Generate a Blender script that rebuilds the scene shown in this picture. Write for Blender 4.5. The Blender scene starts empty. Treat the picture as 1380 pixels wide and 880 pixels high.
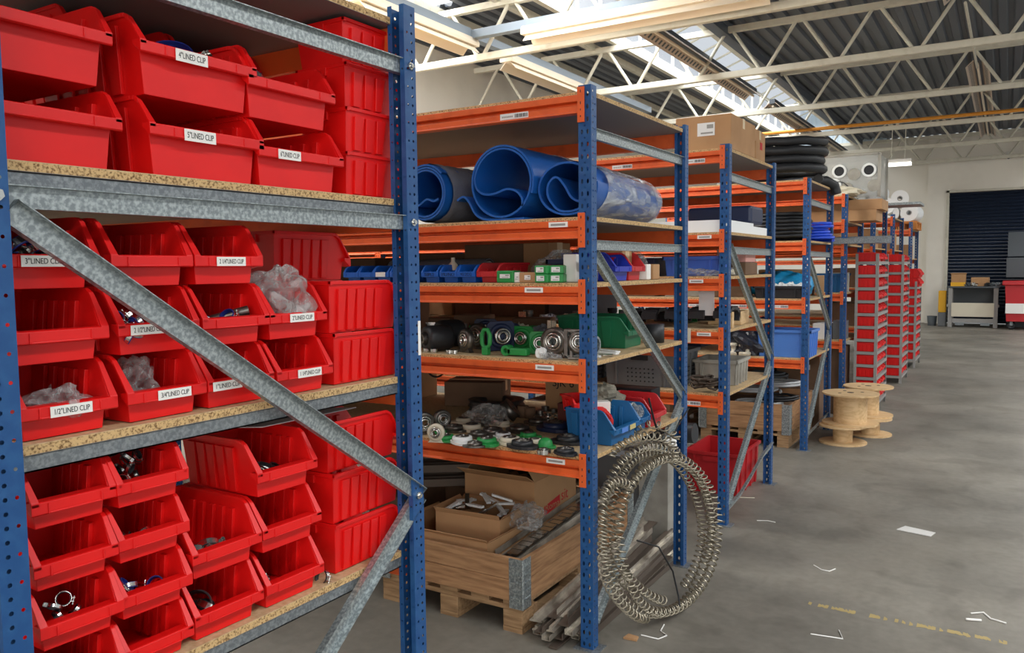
import bpy, bmesh, math, random
import numpy as np
from mathutils import Matrix, Vector
random.seed(7)
sc = bpy.context.scene
C = sc.collection

# ------------------------------------------------------------------ camera, world, light, exposure
F, PITCH, YAW, ROLL = 1093.3, math.radians(4.123), math.radians(31.401), math.radians(-0.625)
CAMZ = 1.625
fw = Vector((-math.sin(YAW)*math.cos(PITCH), math.cos(YAW)*math.cos(PITCH), -math.sin(PITCH)))
rt0 = Vector((math.cos(YAW), math.sin(YAW), 0)); up0 = rt0.cross(fw)
rt = rt0*math.cos(ROLL) + up0*math.sin(ROLL); up = up0*math.cos(ROLL) - rt0*math.sin(ROLL)
cam = bpy.data.cameras.new('camera'); co = bpy.data.objects.new('camera', cam); C.objects.link(co)
cam.sensor_fit = 'HORIZONTAL'; cam.sensor_width = 36; cam.lens = F*36/1380; cam.clip_start = .05; cam.clip_end = 200
mw = Matrix.Identity(4)
for i in range(3):
    mw[i][0], mw[i][1], mw[i][2] = rt[i], up[i], -fw[i]
mw[2][3] = CAMZ
co.matrix_world = mw
sc.camera = co
def P(px, py, ax, val):
    """the place where the sight line of a photograph pixel meets the plane ax = val"""
    d = fw*F + rt*(px-690) + up*(440-py)
    k = 'XYZ'.index(ax); o = Vector((0, 0, CAMZ))
    return o + d*((val-o[k])/d[k])

w = bpy.data.worlds.new('world'); sc.world = w; w.use_nodes = True
bg = w.node_tree.nodes['Background']; bg.inputs[0].default_value = (.93, .97, 1, 1); bg.inputs[1].default_value = .62
sc.view_settings.view_transform = 'Standard'; sc.view_settings.look = 'None'
sc.view_settings.gamma = 1; sc.view_settings.use_curve_mapping = False
sc.view_settings.exposure = 0.2
def area(name, loc, size, sizey, power, color=(1, 1, 1), rot=(0, 0, 0)):
    l = bpy.data.lights.new(name, 'AREA'); l.shape = 'RECTANGLE'; l.size = size; l.size_y = sizey; l.energy = power; l.color = color
    o = bpy.data.objects.new(name, l); C.objects.link(o); o.location = loc; o.rotation_euler = rot
    return o
# daylight through two roof openings, right one unseen; left and front fills are added
area('daylight_near_opening', (-4.5, 10.5, 5.6), 1.3, 26, 850, (.95, .98, 1), (0, math.radians(8), 0))
area('fill_light_left', (-6.9, 5.5, 5.4), 1.1, 6.4, 850, (1, .98, .94), (math.radians(38), 0, 0))  # unseen fill lamp, added to brighten the left wall
area('daylight_far_opening', (3.1, 9.5, 5.6), 1.3, 26, 1700, (.97, .98, 1))
area('fill_light_front', (3.0, -5.7, 2.3), 8, 4.2, 290, (1, .98, .95), (math.radians(90), 0, 0))  # unseen fill lamp behind the camera, added for frontal light on the bins

# ------------------------------------------------------------------ materials
def lin(c):
    return tuple(((x/255)/12.92 if x/255 <= .04045 else ((x/255+.055)/1.055)**2.4) for x in c) + (1,)
def mat(name, c, rough=.5, metal=0, noise=None, bump=0, spec=.5, trans=0, alpha=1, coat=0):
    """noise = (scale, second colour, low, high[, stretch xyz]) blends two colours by a noise of the object's own"""
    m = bpy.data.materials.new(name); m.use_nodes = True
    nt = m.node_tree; b = nt.nodes['Principled BSDF']
    b.inputs['Base Color'].default_value = lin(c); b.inputs['Roughness'].default_value = rough
    b.inputs['Metallic'].default_value = metal; b.inputs['Specular IOR Level'].default_value = spec
    b.inputs['Transmission Weight'].default_value = trans; b.inputs['Alpha'].default_value = alpha
    b.inputs['Coat Weight'].default_value = coat
    if noise or bump:
        tc = nt.nodes.new('ShaderNodeTexCoord'); mp = nt.nodes.new('ShaderNodeMapping')
        nt.links.new(tc.outputs['Object'], mp.inputs[0])
        n = nt.nodes.new('ShaderNodeTexNoise'); nt.links.new(mp.outputs[0], n.inputs['Vector'])
        n.inputs['Scale'].default_value = noise[0] if noise else 30; n.inputs['Detail'].default_value = 4
        if noise:
            if len(noise) > 4: mp.inputs['Scale'].default_value = noise[4]
            r = nt.nodes.new('ShaderNodeValToRGB'); nt.links.new(n.outputs['Fac'], r.inputs[0])
            r.color_ramp.elements[0].position = noise[2]; r.color_ramp.elements[0].color = lin(c)
            r.color_ramp.elements[1].position = noise[3]; r.color_ramp.elements[1].color = lin(noise[1])
            nt.links.new(r.outputs[0], b.inputs['Base Color'])
        if bump:
            bp = nt.nodes.new('ShaderNodeBump'); bp.inputs['Strength'].default_value = bump; bp.inputs['Distance'].default_value = .01
            nt.links.new(n.outputs['Fac'], bp.inputs['Height']); nt.links.new(bp.outputs[0], b.inputs['Normal'])
    return m
def sheer(name, c, scale, a0, a1):
    """thin clear plastic: creased, more or less see-through"""
    m = mat(name, c, .12, spec=.9); nt = m.node_tree; b = nt.nodes['Principled BSDF']
    tc = nt.nodes.new('ShaderNodeTexCoord'); mp = nt.nodes.new('ShaderNodeMapping'); mp.inputs['Scale'].default_value = scale
    n = nt.nodes.new('ShaderNodeTexNoise'); n.inputs['Scale'].default_value = 1; n.inputs['Detail'].default_value = 5; n.inputs['Distortion'].default_value = 1.2
    r = nt.nodes.new('ShaderNodeMapRange'); r.inputs[1].default_value = .38; r.inputs[2].default_value = .68; r.inputs[3].default_value = a0; r.inputs[4].default_value = a1
    bp = nt.nodes.new('ShaderNodeBump'); bp.inputs['Strength'].default_value = .9; bp.inputs['Distance'].default_value = .02
    L = nt.links; L.new(tc.outputs['Object'], mp.inputs[0]); L.new(mp.outputs[0], n.inputs['Vector']); L.new(n.outputs['Fac'], r.inputs[0])
    L.new(r.outputs[0], b.inputs['Alpha']); L.new(n.outputs['Fac'], bp.inputs['Height']); L.new(bp.outputs[0], b.inputs['Normal'])
    return m
RED = mat('red_plastic', (226, 16, 14), .42, noise=(6, (214, 12, 14), .4, .7))
RED2 = mat('faded_red_plastic', (186, 32, 38), .45)
BLUE = mat('blue_paint', (24, 74, 128), .4, noise=(25, (34, 84, 136), .45, .65))
ORANGE = mat('orange_paint', (222, 94, 38), .45, noise=(12, (196, 78, 30), .5, .8))
GALV = mat('galvanised_steel', (138, 146, 148), .42, .7, noise=(110, (184, 192, 192), .42, .62))
GALVD = mat('dull_galvanised_steel', (120, 126, 130), .5, .6, noise=(130, (150, 156, 158), .42, .62))
STEEL = mat('bright_steel', (205, 205, 200), .22, 1)
DSTEEL = mat('dull_steel', (128, 124, 118), .38, .9, noise=(30, (90, 84, 78), .4, .7))
CHIP = mat('chipboard', (206, 172, 120), .7, noise=(210, (112, 78, 42), .46, .66))
CHIPTOP = mat('chipboard_face', (206, 180, 140), .6, noise=(60, (180, 150, 108), .4, .7))
GREYBOARD = mat('grey_board_underside', (128, 122, 118), .7)
WOOD = mat('pallet_wood', (172, 138, 100), .75, noise=(9, (128, 98, 66), .35, .75, (1, 8, 8)))
WOODX = mat('collar_wood', (176, 134, 94), .7, noise=(7, (132, 94, 62), .35, .75, (1, 1, 10)))
PLY = mat('plywood', (218, 186, 140), .65, noise=(8, (196, 160, 112), .4, .7, (1, 6, 6)))
CARD = mat('cardboard', (182, 140, 98), .8, noise=(5, (168, 126, 86), .4, .7))
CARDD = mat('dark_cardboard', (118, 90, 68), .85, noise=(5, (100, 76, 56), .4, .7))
TAPE = mat('parcel_tape', (214, 190, 150), .3)
WHITE = mat('white_card', (236, 234, 228), .6)
PAPER = mat('paper', (226, 226, 224), .7)
INK = mat('black_ink', (30, 30, 32), .7)
REDINK = mat('red_print', (190, 30, 36), .7)
WPAINT = mat('cream_paint', (206, 202, 186), .5, noise=(8, (188, 182, 164), .5, .8))
GPAINT = mat('blue_grey_paint', (132, 144, 156), .5)
GREYP = mat('grey_rack_paint', (150, 148, 144), .5)
DECKM = mat('slate_roof_sheet', (80, 87, 97), .5)
WALLM = mat('white_wall', (236, 231, 220), .8, noise=(.9, (220, 214, 202), .45, .75), bump=.05)
DOORM = mat('navy_shutter', (26, 38, 58), .5)
BLACK = mat('black_rubber', (26, 27, 30), .5)
BLACKP = mat('black_plastic', (36, 37, 40), .45)
NAVY = mat('navy_plastic', (30, 42, 74), .45)
BELT = mat('blue_belt', (26, 92, 172), .35)
BLUEB = mat('bright_blue_plastic', (18, 92, 186), .4)
TEAL = mat('petrol_blue_plastic', (14, 92, 146), .45)
LBLUE = mat('light_blue_plastic', (78, 128, 206), .45)
VIOLET = mat('violet_blue_plastic', (34, 52, 168), .4)
CYAN = mat('cyan_bag', (22, 150, 206), .5, bump=.4)
GREEN = mat('green_paint', (36, 140, 68), .45)
GREENP = mat('dark_green_plastic', (20, 106, 70), .4)
CREAM = mat('cream_housing', (214, 206, 184), .5)
WHITEP = mat('white_plastic', (232, 234, 232), .5)
GREYPL = mat('grey_plastic', (104, 106, 108), .55)
STONE = mat('stone_grey_plastic', (164, 160, 150), .7, noise=(8, (140, 136, 126), .4, .7))
FILM = sheer('stretch_film', (206, 214, 222), (16, 3.0, 16), .14, .9)
BAG = sheer('clear_bag', (190, 190, 188), (26, 26, 26), .12, .62)
GREYFILM = mat('grey_film', (128, 130, 140), .3, bump=.6)
DARKBAG = mat('dark_bag', (44, 46, 54), .3, bump=.6)
YELLOW = mat('yellow_paint', (232, 172, 20), .45)
OPIPE = mat('orange_pipe', (214, 140, 40), .5)
DGREY = mat('dark_grey_paint', (74, 80, 84), .5)
FOAM = mat('white_foam', (240, 242, 242), .8)
CABLE = mat('grey_cable', (186, 190, 192), .5)
BCABLE = mat('blue_hose', (30, 78, 214), .35)
LAMPW = mat('batten_housing', (232, 218, 196), .5)
PINK = mat('perforated_tray', (196, 178, 160), .5)
def emat(name, c, s):
    m = mat(name, c); b = m.node_tree.nodes['Principled BSDF']
    b.inputs['Emission Color'].default_value = lin(c); b.inputs['Emission Strength'].default_value = s
    return m
TUBE = emat('lit_tube', (255, 250, 240), 2.0)
GLASS = mat('clear_acrylic', (196, 198, 194), .12, alpha=.4, spec=.8)
# polycarbonate roof glazing: lets the daylight of the sky through
PANE = bpy.data.materials.new('roof_glazing'); PANE.use_nodes = True
_n = PANE.node_tree; _n.nodes.remove(_n.nodes['Principled BSDF'])
_t = _n.nodes.new('ShaderNodeBsdfTranslucent'); _t.inputs[0].default_value = (.95, .97, 1, 1)
_p = _n.nodes.new('ShaderNodeBsdfTransparent'); _p.inputs[0].default_value = (.97, .98, 1, 1)
_x = _n.nodes.new('ShaderNodeMixShader'); _x.inputs[0].default_value = .8
_n.links.new(_t.outputs[0], _x.inputs[1]); _n.links.new(_p.outputs[0], _x.inputs[2])
_n.links.new(_x.outputs[0], _n.nodes['Material Output'].inputs[0])
# worn concrete floor
FLOORM = bpy.data.materials.new('concrete_floor'); FLOORM.use_nodes = True
def _floor():
    nt = FLOORM.node_tree; b = nt.nodes['Principled BSDF']; L = nt.links
    tc = nt.nodes.new('ShaderNodeTexCoord')
    def noise(scale, detail, stretch=(1, 1, 1), dist=0):
        mp = nt.nodes.new('ShaderNodeMapping'); L.new(tc.outputs['Object'], mp.inputs[0]); mp.inputs['Scale'].default_value = stretch
        n = nt.nodes.new('ShaderNodeTexNoise'); L.new(mp.outputs[0], n.inputs['Vector'])
        n.inputs['Scale'].default_value = scale; n.inputs['Detail'].default_value = detail; n.inputs['Distortion'].default_value = dist
        return n.outputs['Fac']
    def ramp(src, a, ca, bb, cb):
        r = nt.nodes.new('ShaderNodeValToRGB'); L.new(src, r.inputs[0])
        r.color_ramp.elements[0].position = a; r.color_ramp.elements[0].color = ca
        r.color_ramp.elements[1].position = bb; r.color_ramp.elements[1].color = cb
        return r.outputs[0]
    def mul(a, bb, f=1):
        m = nt.nodes.new('ShaderNodeMix'); m.data_type = 'RGBA'; m.blend_type = 'MULTIPLY'; m.inputs[0].default_value = f
        L.new(a, m.inputs[6]); L.new(bb, m.inputs[7]); return m.outputs[2]
    base = ramp(noise(.9, 6), .35, lin((112, 108, 99)), .68, lin((140, 135, 124)))
    fine = ramp(noise(22, 6), .3, (.86, .86, .85, 1), .65, (1, 1, 1, 1))
    scuff = ramp(noise(2.6, 8, (1, 1, 1), 1.2), .34, (.72, .71, .7, 1), .5, (1, 1, 1, 1))
    streak = ramp(noise(2.0, 5, (1, .35, 1), .6), .34, (.80, .79, .78, 1), .55, (1, 1, 1, 1))
    L.new(mul(mul(mul(base, fine), scuff, .7), streak, .6), b.inputs['Base Color'])
    L.new(ramp(noise(1.6, 5), .3, (.42, .42, .42, 1), .7, (.62, .62, .62, 1)), b.inputs['Roughness'])
    b.inputs['Specular IOR Level'].default_value = .4
    bp = nt.nodes.new('ShaderNodeBump'); bp.inputs['Strength'].default_value = .06; L.new(noise(30, 5), bp.inputs['Height']); L.new(bp.outputs[0], b.inputs['Normal'])
_floor()

# ------------------------------------------------------------------ mesh helpers
I4 = Matrix.Identity(4)
def T(x=0, y=0, z=0, rx=0, ry=0, rz=0, s=1):
    return Matrix.Translation((x, y, z)) @ Matrix.Rotation(rz, 4, 'Z') @ Matrix.Rotation(ry, 4, 'Y') @ Matrix.Rotation(rx, 4, 'X') @ Matrix.Scale(s, 4)
class MB:
    def __init__(s): s.v, s.f, s.m, s.sm = [], [], [], []
    def add(s, vs, fs, mi=0, smooth=False, M=None):
        k = len(s.v)
        s.v += [tuple(M @ Vector(p)) for p in vs] if M is not None else [tuple(p) for p in vs]
        for f in fs:
            s.f.append([i+k for i in f]); s.m.append(mi); s.sm.append(smooth)
        return s
    def box(s, a, b, mi=0, M=None):
        (x0, y0, z0), (x1, y1, z1) = a, b
        return s.add([(x0, y0, z0), (x1, y0, z0), (x1, y1, z0), (x0, y1, z0), (x0, y0, z1), (x1, y0, z1), (x1, y1, z1), (x0, y1, z1)],
                     [(0, 3, 2, 1), (4, 5, 6, 7), (0, 1, 5, 4), (1, 2, 6, 5), (2, 3, 7, 6), (3, 0, 4, 7)], mi, False, M)
    def cbox(s, c, d, mi=0, M=None):
        return s.box([c[i]-d[i]/2 for i in range(3)], [c[i]+d[i]/2 for i in range(3)], mi, M)
    def slab(s, poly, off, mi=0, M=None):
        n = len(poly); o = Vector(off)
        return s.add([tuple(p) for p in poly] + [tuple(Vector(p)+o) for p in poly],
                     [list(range(n))[::-1], list(range(n, 2*n))] + [(i, (i+1) % n, n+(i+1) % n, n+i) for i in range(n)], mi, False, M)
    def prism(s, poly, axis, a0, a1, mi=0, M=None):
        f = {'X': lambda p: (a0, p[0], p[1]), 'Y': lambda p: (p[0], a0, p[1]), 'Z': lambda p: (p[0], p[1], a0)}[axis]
        off = {'X': (a1-a0, 0, 0), 'Y': (0, a1-a0, 0), 'Z': (0, 0, a1-a0)}[axis]
        return s.slab([f(p) for p in poly], off, mi, M)
    def tube(s, pts, r, n=8, closed=False, mi=0, caps=True, M=None):
        pts = [Vector(p) for p in pts]; N = len(pts); vs = []; prev = None
        for i, p in enumerate(pts):
            a = pts[(i-1) % N] if (closed or i) else p; b = pts[(i+1) % N] if (closed or i < N-1) else p
            t = (b-a).normalized()
            if prev is None:
                u = t.orthogonal().normalized()
            else:
                u = prev - t*prev.dot(t); u = u.normalized() if u.length > 1e-6 else t.orthogonal().normalized()
            prev = u; vv = t.cross(u); rr = r[i] if isinstance(r, (list, tuple)) else r
            vs += [p + (u*math.cos(2*math.pi*k/n) + vv*math.sin(2*math.pi*k/n))*rr for k in range(n)]
        fs = [(i*n+k, i*n+(k+1) % n, ((i+1) % N)*n+(k+1) % n, ((i+1) % N)*n+k) for i in range(N if closed else N-1) for k in range(n)]
        s.add(vs, fs, mi, True, M)
        if caps and not closed:
            s.add(vs[:n], [list(range(n))[::-1]], mi, False, M); s.add(vs[-n:], [list(range(n))], mi, False, M)
        return s
    def cyl(s, p0, p1, r, n=16, mi=0, M=None): return s.tube([p0, p1], r, n, False, mi, True, M)
    def lathe(s, prof, n=24, mi=0, M=None, closed=False, smooth=True):
        m = len(prof); vs = [(r*math.cos(2*math.pi*k/n), r*math.sin(2*math.pi*k/n), z) for r, z in prof for k in range(n)]
        fs = [(i*n+k, i*n+(k+1) % n, ((i+1) % m)*n+(k+1) % n, ((i+1) % m)*n+k) for i in range(m if closed else m-1) for k in range(n)]
        s.add(vs, fs, mi, smooth, M)
        if not closed:
            if prof[0][0] > 1e-4: s.add(vs[:n], [list(range(n))[::-1]], mi, False, M)
            if prof[-1][0] > 1e-4: s.add(vs[-n:], [list(range(n))], mi, False, M)
        return s
    def ring(s, ri, ro, z0, z1, n=24, mi=0, M=None):
        return s.lathe([(ri, z0), (ro, z0), (ro, z1), (ri, z1)], n, mi, M, True, False)
    def blob(s, c, d, seed=0, rough=.2, mi=0, n=14, M=None, flat=True):
        rnd = random.Random(seed); ph = [(rnd.uniform(0, 6.3), rnd.uniform(0, 6.3), rnd.uniform(2, 6), rnd.uniform(2, 6)) for _ in range(6)]
        vs = []; m = n
        for i in range(m+1):
            th = math.pi*i/m
            for k in range(n*2):
                p = math.pi*k/n
                q = 1 + rough*sum(math.sin(a+p*round(fa)+0)*math.sin(b+th*fb) for a, b, fa, fb in ph)/2.2
                q += (rnd.uniform(-1, 1)*rough*.22 if 0 < i < m else 0)
                z = math.cos(th)*q
                if flat: z = max(z, -.72)
                vs.append((c[0]+d[0]/2*math.sin(th)*math.cos(p)*q, c[1]+d[1]/2*math.sin(th)*math.sin(p)*q, c[2]+d[2]/2*z))
        fs = [(i*2*n+k, i*2*n+(k+1) % (2*n), (i+1)*2*n+(k+1) % (2*n), (i+1)*2*n+k) for i in range(m) for k in range(2*n)]
        return s.add(vs, fs, mi, rough < .2, M)
    def mesh(s, name, mats, bevel=0, fix=True):
        me = bpy.data.meshes.new(name); me.from_pydata(s.v, [], s.f)
        for m in (mats if isinstance(mats, (list, tuple)) else [mats]): me.materials.append(m)
        me.polygons.foreach_set('material_index', s.m); me.polygons.foreach_set('use_smooth', s.sm)
        if fix or bevel:
            bm = bmesh.new(); bm.from_mesh(me)
            bmesh.ops.remove_doubles(bm, verts=bm.verts, dist=1e-6) if bevel == 0 and fix == 'weld' else None
            bmesh.ops.recalc_face_normals(bm, faces=bm.faces)
            if bevel:
                e = [e for e in bm.edges if len(e.link_faces) == 2 and e.calc_face_angle(0) > .5 and not (e.link_faces[0].smooth and e.link_faces[1].smooth)]
                bmesh.ops.bevel(bm, geom=e, offset=bevel, offset_type='OFFSET', segments=2, profile=.5, affect='EDGES', clamp_overlap=True)
            bm.to_mesh(me); bm.free()
        me.update()
        return me
def obj(name, me, parent=None, M=None):
    o = bpy.data.objects.new(name, me); C.objects.link(o)
    if parent: o.parent = parent
    if M is not None: o.matrix_local = M
    return o
def mk(name, mb, mats, parent=None, M=None, bevel=0): return obj(name, mb.mesh(name, mats, bevel), parent, M)
def tag(o, label=None, cat=None, group=None, kind=None):
    if label: o['label'] = label
    if cat: o['category'] = cat
    if group: o['group'] = group
    if kind: o['kind'] = kind
    return o
def thing(name, label, cat, M=None, group=None):
    o = bpy.data.objects.new(name, None); C.objects.link(o); o.empty_display_size = .05
    if M is not None: o.matrix_local = M
    return tag(o, label, cat, group)
def kids(o): return [c for c in C.objects if c.parent is o]
def copy_tree(o, M=None, parent=None):
    c = o.copy(); C.objects.link(c)
    if parent: c.parent = parent
    if M is not None: c.matrix_local = M
    for ch in KIDS.get(o.name, []): copy_tree(ch, None, c)
    return c
KIDS = {}
def proto(o):
    """remember a thing's parts, so that copies can be made quickly"""
    for c in list(C.objects):
        if c.parent: KIDS.setdefault(c.parent.name, []) if False else None
    def walk(x):
        KIDS[x.name] = list(x.children)
        for y in x.children: walk(y)
    walk(o); return o
def struct(name, mb, mats): return tag(mk(name, mb, mats), kind='structure')
def text(body, size, parent, M, m=INK, sx=1.0, name='lettering', fit=None):
    cu = bpy.data.curves.new(name, 'FONT'); cu.body = body; cu.size = size; cu.align_x = 'CENTER'; cu.align_y = 'CENTER'; cu.extrude = .0002
    cu.materials.append(m)
    tmp = bpy.data.objects.new(name, cu)
    me = bpy.data.meshes.new_from_object(tmp)
    if fit: sx = fit/max(1e-4, max(v.co.x for v in me.vertices)-min(v.co.x for v in me.vertices))
    bpy.data.objects.remove(tmp); bpy.data.curves.remove(cu)
    o = bpy.data.objects.new(name, me); C.objects.link(o)
    if parent: o.parent = parent
    o.matrix_local = M @ Matrix.Diagonal((sx, 1, 1, 1)); return o
FACE_X = Matrix(((0, 0, 1, 0), (1, 0, 0, 0), (0, 1, 0, 0), (0, 0, 0, 1)))     # lettering that faces +X
FACE_Y = Matrix(((1, 0, 0, 0), (0, 0, -1, 0), (0, 1, 0, 0), (0, 0, 0, 1)))    # lettering that faces -Y
def at(M, x, y, z): return Matrix.Translation((x, y, z)) @ M
ORD = ['first', 'second', 'third', 'fourth', 'fifth', 'sixth', 'seventh', 'eighth', 'ninth', 'tenth', 'eleventh', 'twelfth']
# ------------------------------------------------------------------ the building
XE = -1.455                       # the aisle side of the rack ends
struct('floor', MB().box((-8, -6, -.1), (9, 25.2, 0)), FLOORM)
DZ = 5.05
def deck(x0, x1, y0=-6, y1=25):
    mb = MB(); prof = []; x = x0
    while x < x1 - .01:
        prof += [(x, 0), (x+.09, 0), (x+.115, .045), (x+.175, .045)]; x += .2
    low = [(a, b+DZ) for a, b in prof] + [(x1, DZ)]
    hi = [(a, b+DZ+.004) for a, b in prof] + [(x1, DZ+.004)]
    n = len(low); pts = low + hi[::-1]
    vs = [(a, y0, b) for a, b in low+hi] + [(a, y1, b) for a, b in low+hi]
    fs = []
    for i in range(n-1):
        fs += [(i, i+1, 2*n+i+1, 2*n+i), (n+i+1, n+i, 3*n+i, 3*n+i+1)]
    return mb.add(vs, fs)
for i, (a, b, *e) in enumerate([(-8, -5.2, 8.9, 25), (-8, -5.2, -6, 2.2), (-6.2, -5.2, 2.2, 8.9), (-8, -7.55, 2.2, 8.9), (-3.8, 2.4, -6, 25), (3.8, 9, -6, 25)]):
    struct('ceiling', deck(a, b, *e), DECKM)
mb = MB().box((-7.95, -6, 0), (-7.75, 25, 5.05)); struct('wall_left', mb, WALLM)
struct('wall_front', MB().box((-8, -6.2, 0), (-1.2, -6, 5.05)).box((-1.2, -6.2, 4.6), (7.2, -6, 5.05)).box((7.2, -6.2, 0), (9, -6, 5.05)), WALLM)  # unseen front wall, added with its wide opening to hold the front fill lamp
# back wall with the door hole; the right-hand part stands proud as a pier
mb = MB()
mb.box((-8, 25.0, 0), (-1.9, 25.2, 5.05)); mb.box((-1.9, 24.75, 0), (-1.45, 25.2, 5.05))
mb.box((-1.45, 24.75, 3.55), (3.2, 25.2, 5.05)); mb.box((3.2, 24.75, 0), (9, 25.2, 5.05))
struct('wall_back', mb, WALLM)
mb = MB(); z = .02
while z < 3.5:
    mb.prism([(24.95, z), (24.93, z+.012), (24.90, z+.045), (24.93, z+.078), (24.95, z+.088), (24.99, z+.088), (24.99, z)], 'X', -1.42, 3.18); z += .09
d = struct('door_1', mb, DOORM)
mb = MB().box((-1.45, 24.70, 0), (-1.38, 24.98, 3.55)).box((-1.45, 24.70, 3.50), (3.2, 24.98, 3.56)); struct('trim_1', mb, WPAINT)
# roof openings: kerb, glazing bars, glazed sides and pitched glazed top
for n, (a, b) in enumerate([(-5.2, -3.8), (2.4, 3.8)]):
    fr = MB(); gl = MB(); m = (a+b)/2
    for x in (a, b):
        fr.box((x-.04, -6, 5.0), (x+.04, 25, 5.16)); fr.box((x-.03, -6, 5.68), (x+.03, 25, 5.74))
        gl.box((x-.003, -6, 5.16), (x+.003, 24.5, 5.68))
    fr.box((m-.03, -6, 5.96), (m+.03, 25, 6.02))
    gl.slab([(a, -6, 5.73), (m, -6, 6.0), (m, 24.5, 6.0), (a, 24.5, 5.73)], (0, 0, .004))
    gl.slab([(m, -6, 6.0), (b, -6, 5.73), (b, 24.5, 5.73), (m, 24.5, 6.0)], (0, 0, .004))
    y = -5.4
    while y < 24.6:
        for x in (a, b): fr.box((x-.02, y-.02, 5.16), (x+.02, y+.02, 5.7))
        for s, x in ((1, a), (-1, b)): fr.slab([(x, y-.02, 5.70), (m, y-.02, 5.97), (m, y-.02, 6.0), (x, y-.02, 5.73)], (0, .04, 0))
        y += .75
    wn = struct('window_%d' % (n+1), gl, PANE)
    f = mk('window_frame', fr, WPAINT, wn)
struct('window_3', MB().box((-7.55, 2.2, 5.10), (-6.2, 8.9, 5.104)), PANE)  # unseen roof pane, added to go with the left wall's fill lamp
# corrugated end panel of the near opening, lit from above
mb = MB(); x = -5.2
while x < -3.0:
    mb.box((x, 24.5, 5.0), (x+.06, 24.52, 6.3)); mb.box((x+.06, 24.53, 5.0), (x+.12, 24.55, 6.3)); x += .12
struct('trim_2', mb, mat('translucent_sheet', (206, 222, 232), .5))
# purlins along the near slope
for i, (x, z) in enumerate([(-5.55, 4.99), (-6.5, 4.99)]):
    struct('trim_%d' % (3+i), MB().box((x-.04, -3, z-.05), (x+.04, 25, z+.05)), WPAINT)

# lattice trusses
def truss(y, lab):
    t = thing('roof_truss', lab, 'roof truss', T(0, y, 4.31), 'roof trusses')
    x0, x1 = -7.75, 6.6
    mk('bottom_chord', MB().box((x0, -.04, -.045), (x1, .04, .045)), WPAINT, t, None, .012)
    mk('top_chord', MB().box((x0, -.04, .585), (x1, .04, .665)), WPAINT, t)
    x = -2.965 - .955*5
    k = 0
    while x < x1-.6:
        for a, b in ((x+.06, x+.43), (x+.9, x+.53)):
            mk('diagonal', MB().tube([(a, 0, .04), (b, 0, .6)], .026, 6), WPAINT, t)
        x += .955; k += 1
    return t
for y, lab in [(5.75, 'white lattice roof truss nearest the camera, above the blue belt rolls'), (8.85, 'second nearest white lattice roof truss, with light battens in front of it'),
               (11.6, 'third nearest white lattice roof truss, crossing the roof light'), (14.68, 'fourth nearest white lattice roof truss, between the plain one and the orange pipe'),
               (17.85, 'white lattice roof truss carrying the orange pipe'), (21.1, 'white lattice roof truss just beyond the orange pipe'), (24.3, 'farthest white lattice roof truss against the back wall')]:
    truss(y, lab)
mb = MB().tube([(-5.5, 17.8, 4.42), (6, 17.8, 4.42)], .035, 10).tube([(-5.5, 17.8, 4.42), (-5.5, 17.8, 4.7)], .035, 10)
tag(mk('gas_pipe', mb, OPIPE), 'orange pipe running along the top of a roof truss chord', 'pipe')

# light battens on their trays
def batten(x, y, z, L, along, lab):
    t = thing('light_batten', lab, 'ceiling light', T(x, y, z, rz=0 if along == 'X' else math.pi/2), 'light battens')
    mk('housing', MB().prism([(-.07, 0), (-.1, -.06), (-.095, -.1), (.095, -.1), (.1, -.06), (.07, 0)], 'X', -L/2, L/2), LAMPW, t)
    mk('reflector', MB().prism([(-.05, -.1), (-.13, -.19), (-.12, -.19), (-.04, -.105), (.04, -.105), (.12, -.19), (.13, -.19), (.05, -.1)], 'X', -L/2+.05, L/2-.05), LAMPW, t)
    return t
batten(-5.84, 7.6, 4.5, 2.2, 'Y', 'cream light batten above the far left end of the first rack')
batten(-5.85, 10.8, 4.5, 2.6, 'Y', 'cream light batten above the orange top beam of the second rack')
batten(-3.55, 8.55, 4.48, 2.9, 'X', 'cream light batten running crosswise under the roof light')
def tray(x0, y0, x1, y1, z, lab, m=GPAINT, wd=.11, h=.1):
    L = math.hypot(x1-x0, y1-y0)
    t = mk('cable_tray', MB().prism([(-wd/2, 0), (wd/2, 0), (wd/2, h), (wd/2-.01, h), (wd/2-.01, .01), (-wd/2+.01, .01), (-wd/2+.01, h), (-wd/2, h)], 'X', 0, L), m, None, T(x0, y0, z, rz=math.atan2(y1-y0, x1-x0)))
    return tag(t, lab, 'cable tray', 'cable trays under the roof')
tray(-5.84, 3.5, -5.84, 8.58, 4.505, 'grey cable tray over the nearest lengthwise light batten')
tray(-5.9, 8.63, 2.4, 8.63, 4.485, 'grey cable tray running crosswise above the crosswise light batten')
tray(-5.85, 8.75, -5.85, 14.6, 4.505, 'grey cable tray over the lengthwise batten behind the crosswise one')
def perf(x, y0, y1, z, lab):
    t = thing('perforated_fitting', lab, 'ceiling light', T(x, y0, z), 'perforated light fittings')
    L = y1-y0; mb = MB()
    for s in (-1, 1):
        mb.slab([(s*.05, 0, .1), (s*.16, 0, 0), (s*.165, 0, .005), (s*.055, 0, .11)], (0, L, 0))
    mk('reflector', mb, PINK, t)
    mb = MB(); n = int(L/.12)
    for k in range(n):
        for s in (-1, 1): mb.slab([(s*.085, .04+k*.12, .066), (s*.13, .04+k*.12, .026), (s*.13, .09+k*.12, .026), (s*.085, .09+k*.12, .066)], (s*.002, 0, -.004))
    tag(mk("slots", mb, DGREY, t), kind="stuff")
    mk('spine', MB().box((-.05, 0, .09), (.05, L, .17)), DECKM, t)
    mk('tube', MB().cyl((0, .05, .05), (0, L-.05, .05), .02, 10), LAMPW, t)
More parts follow.
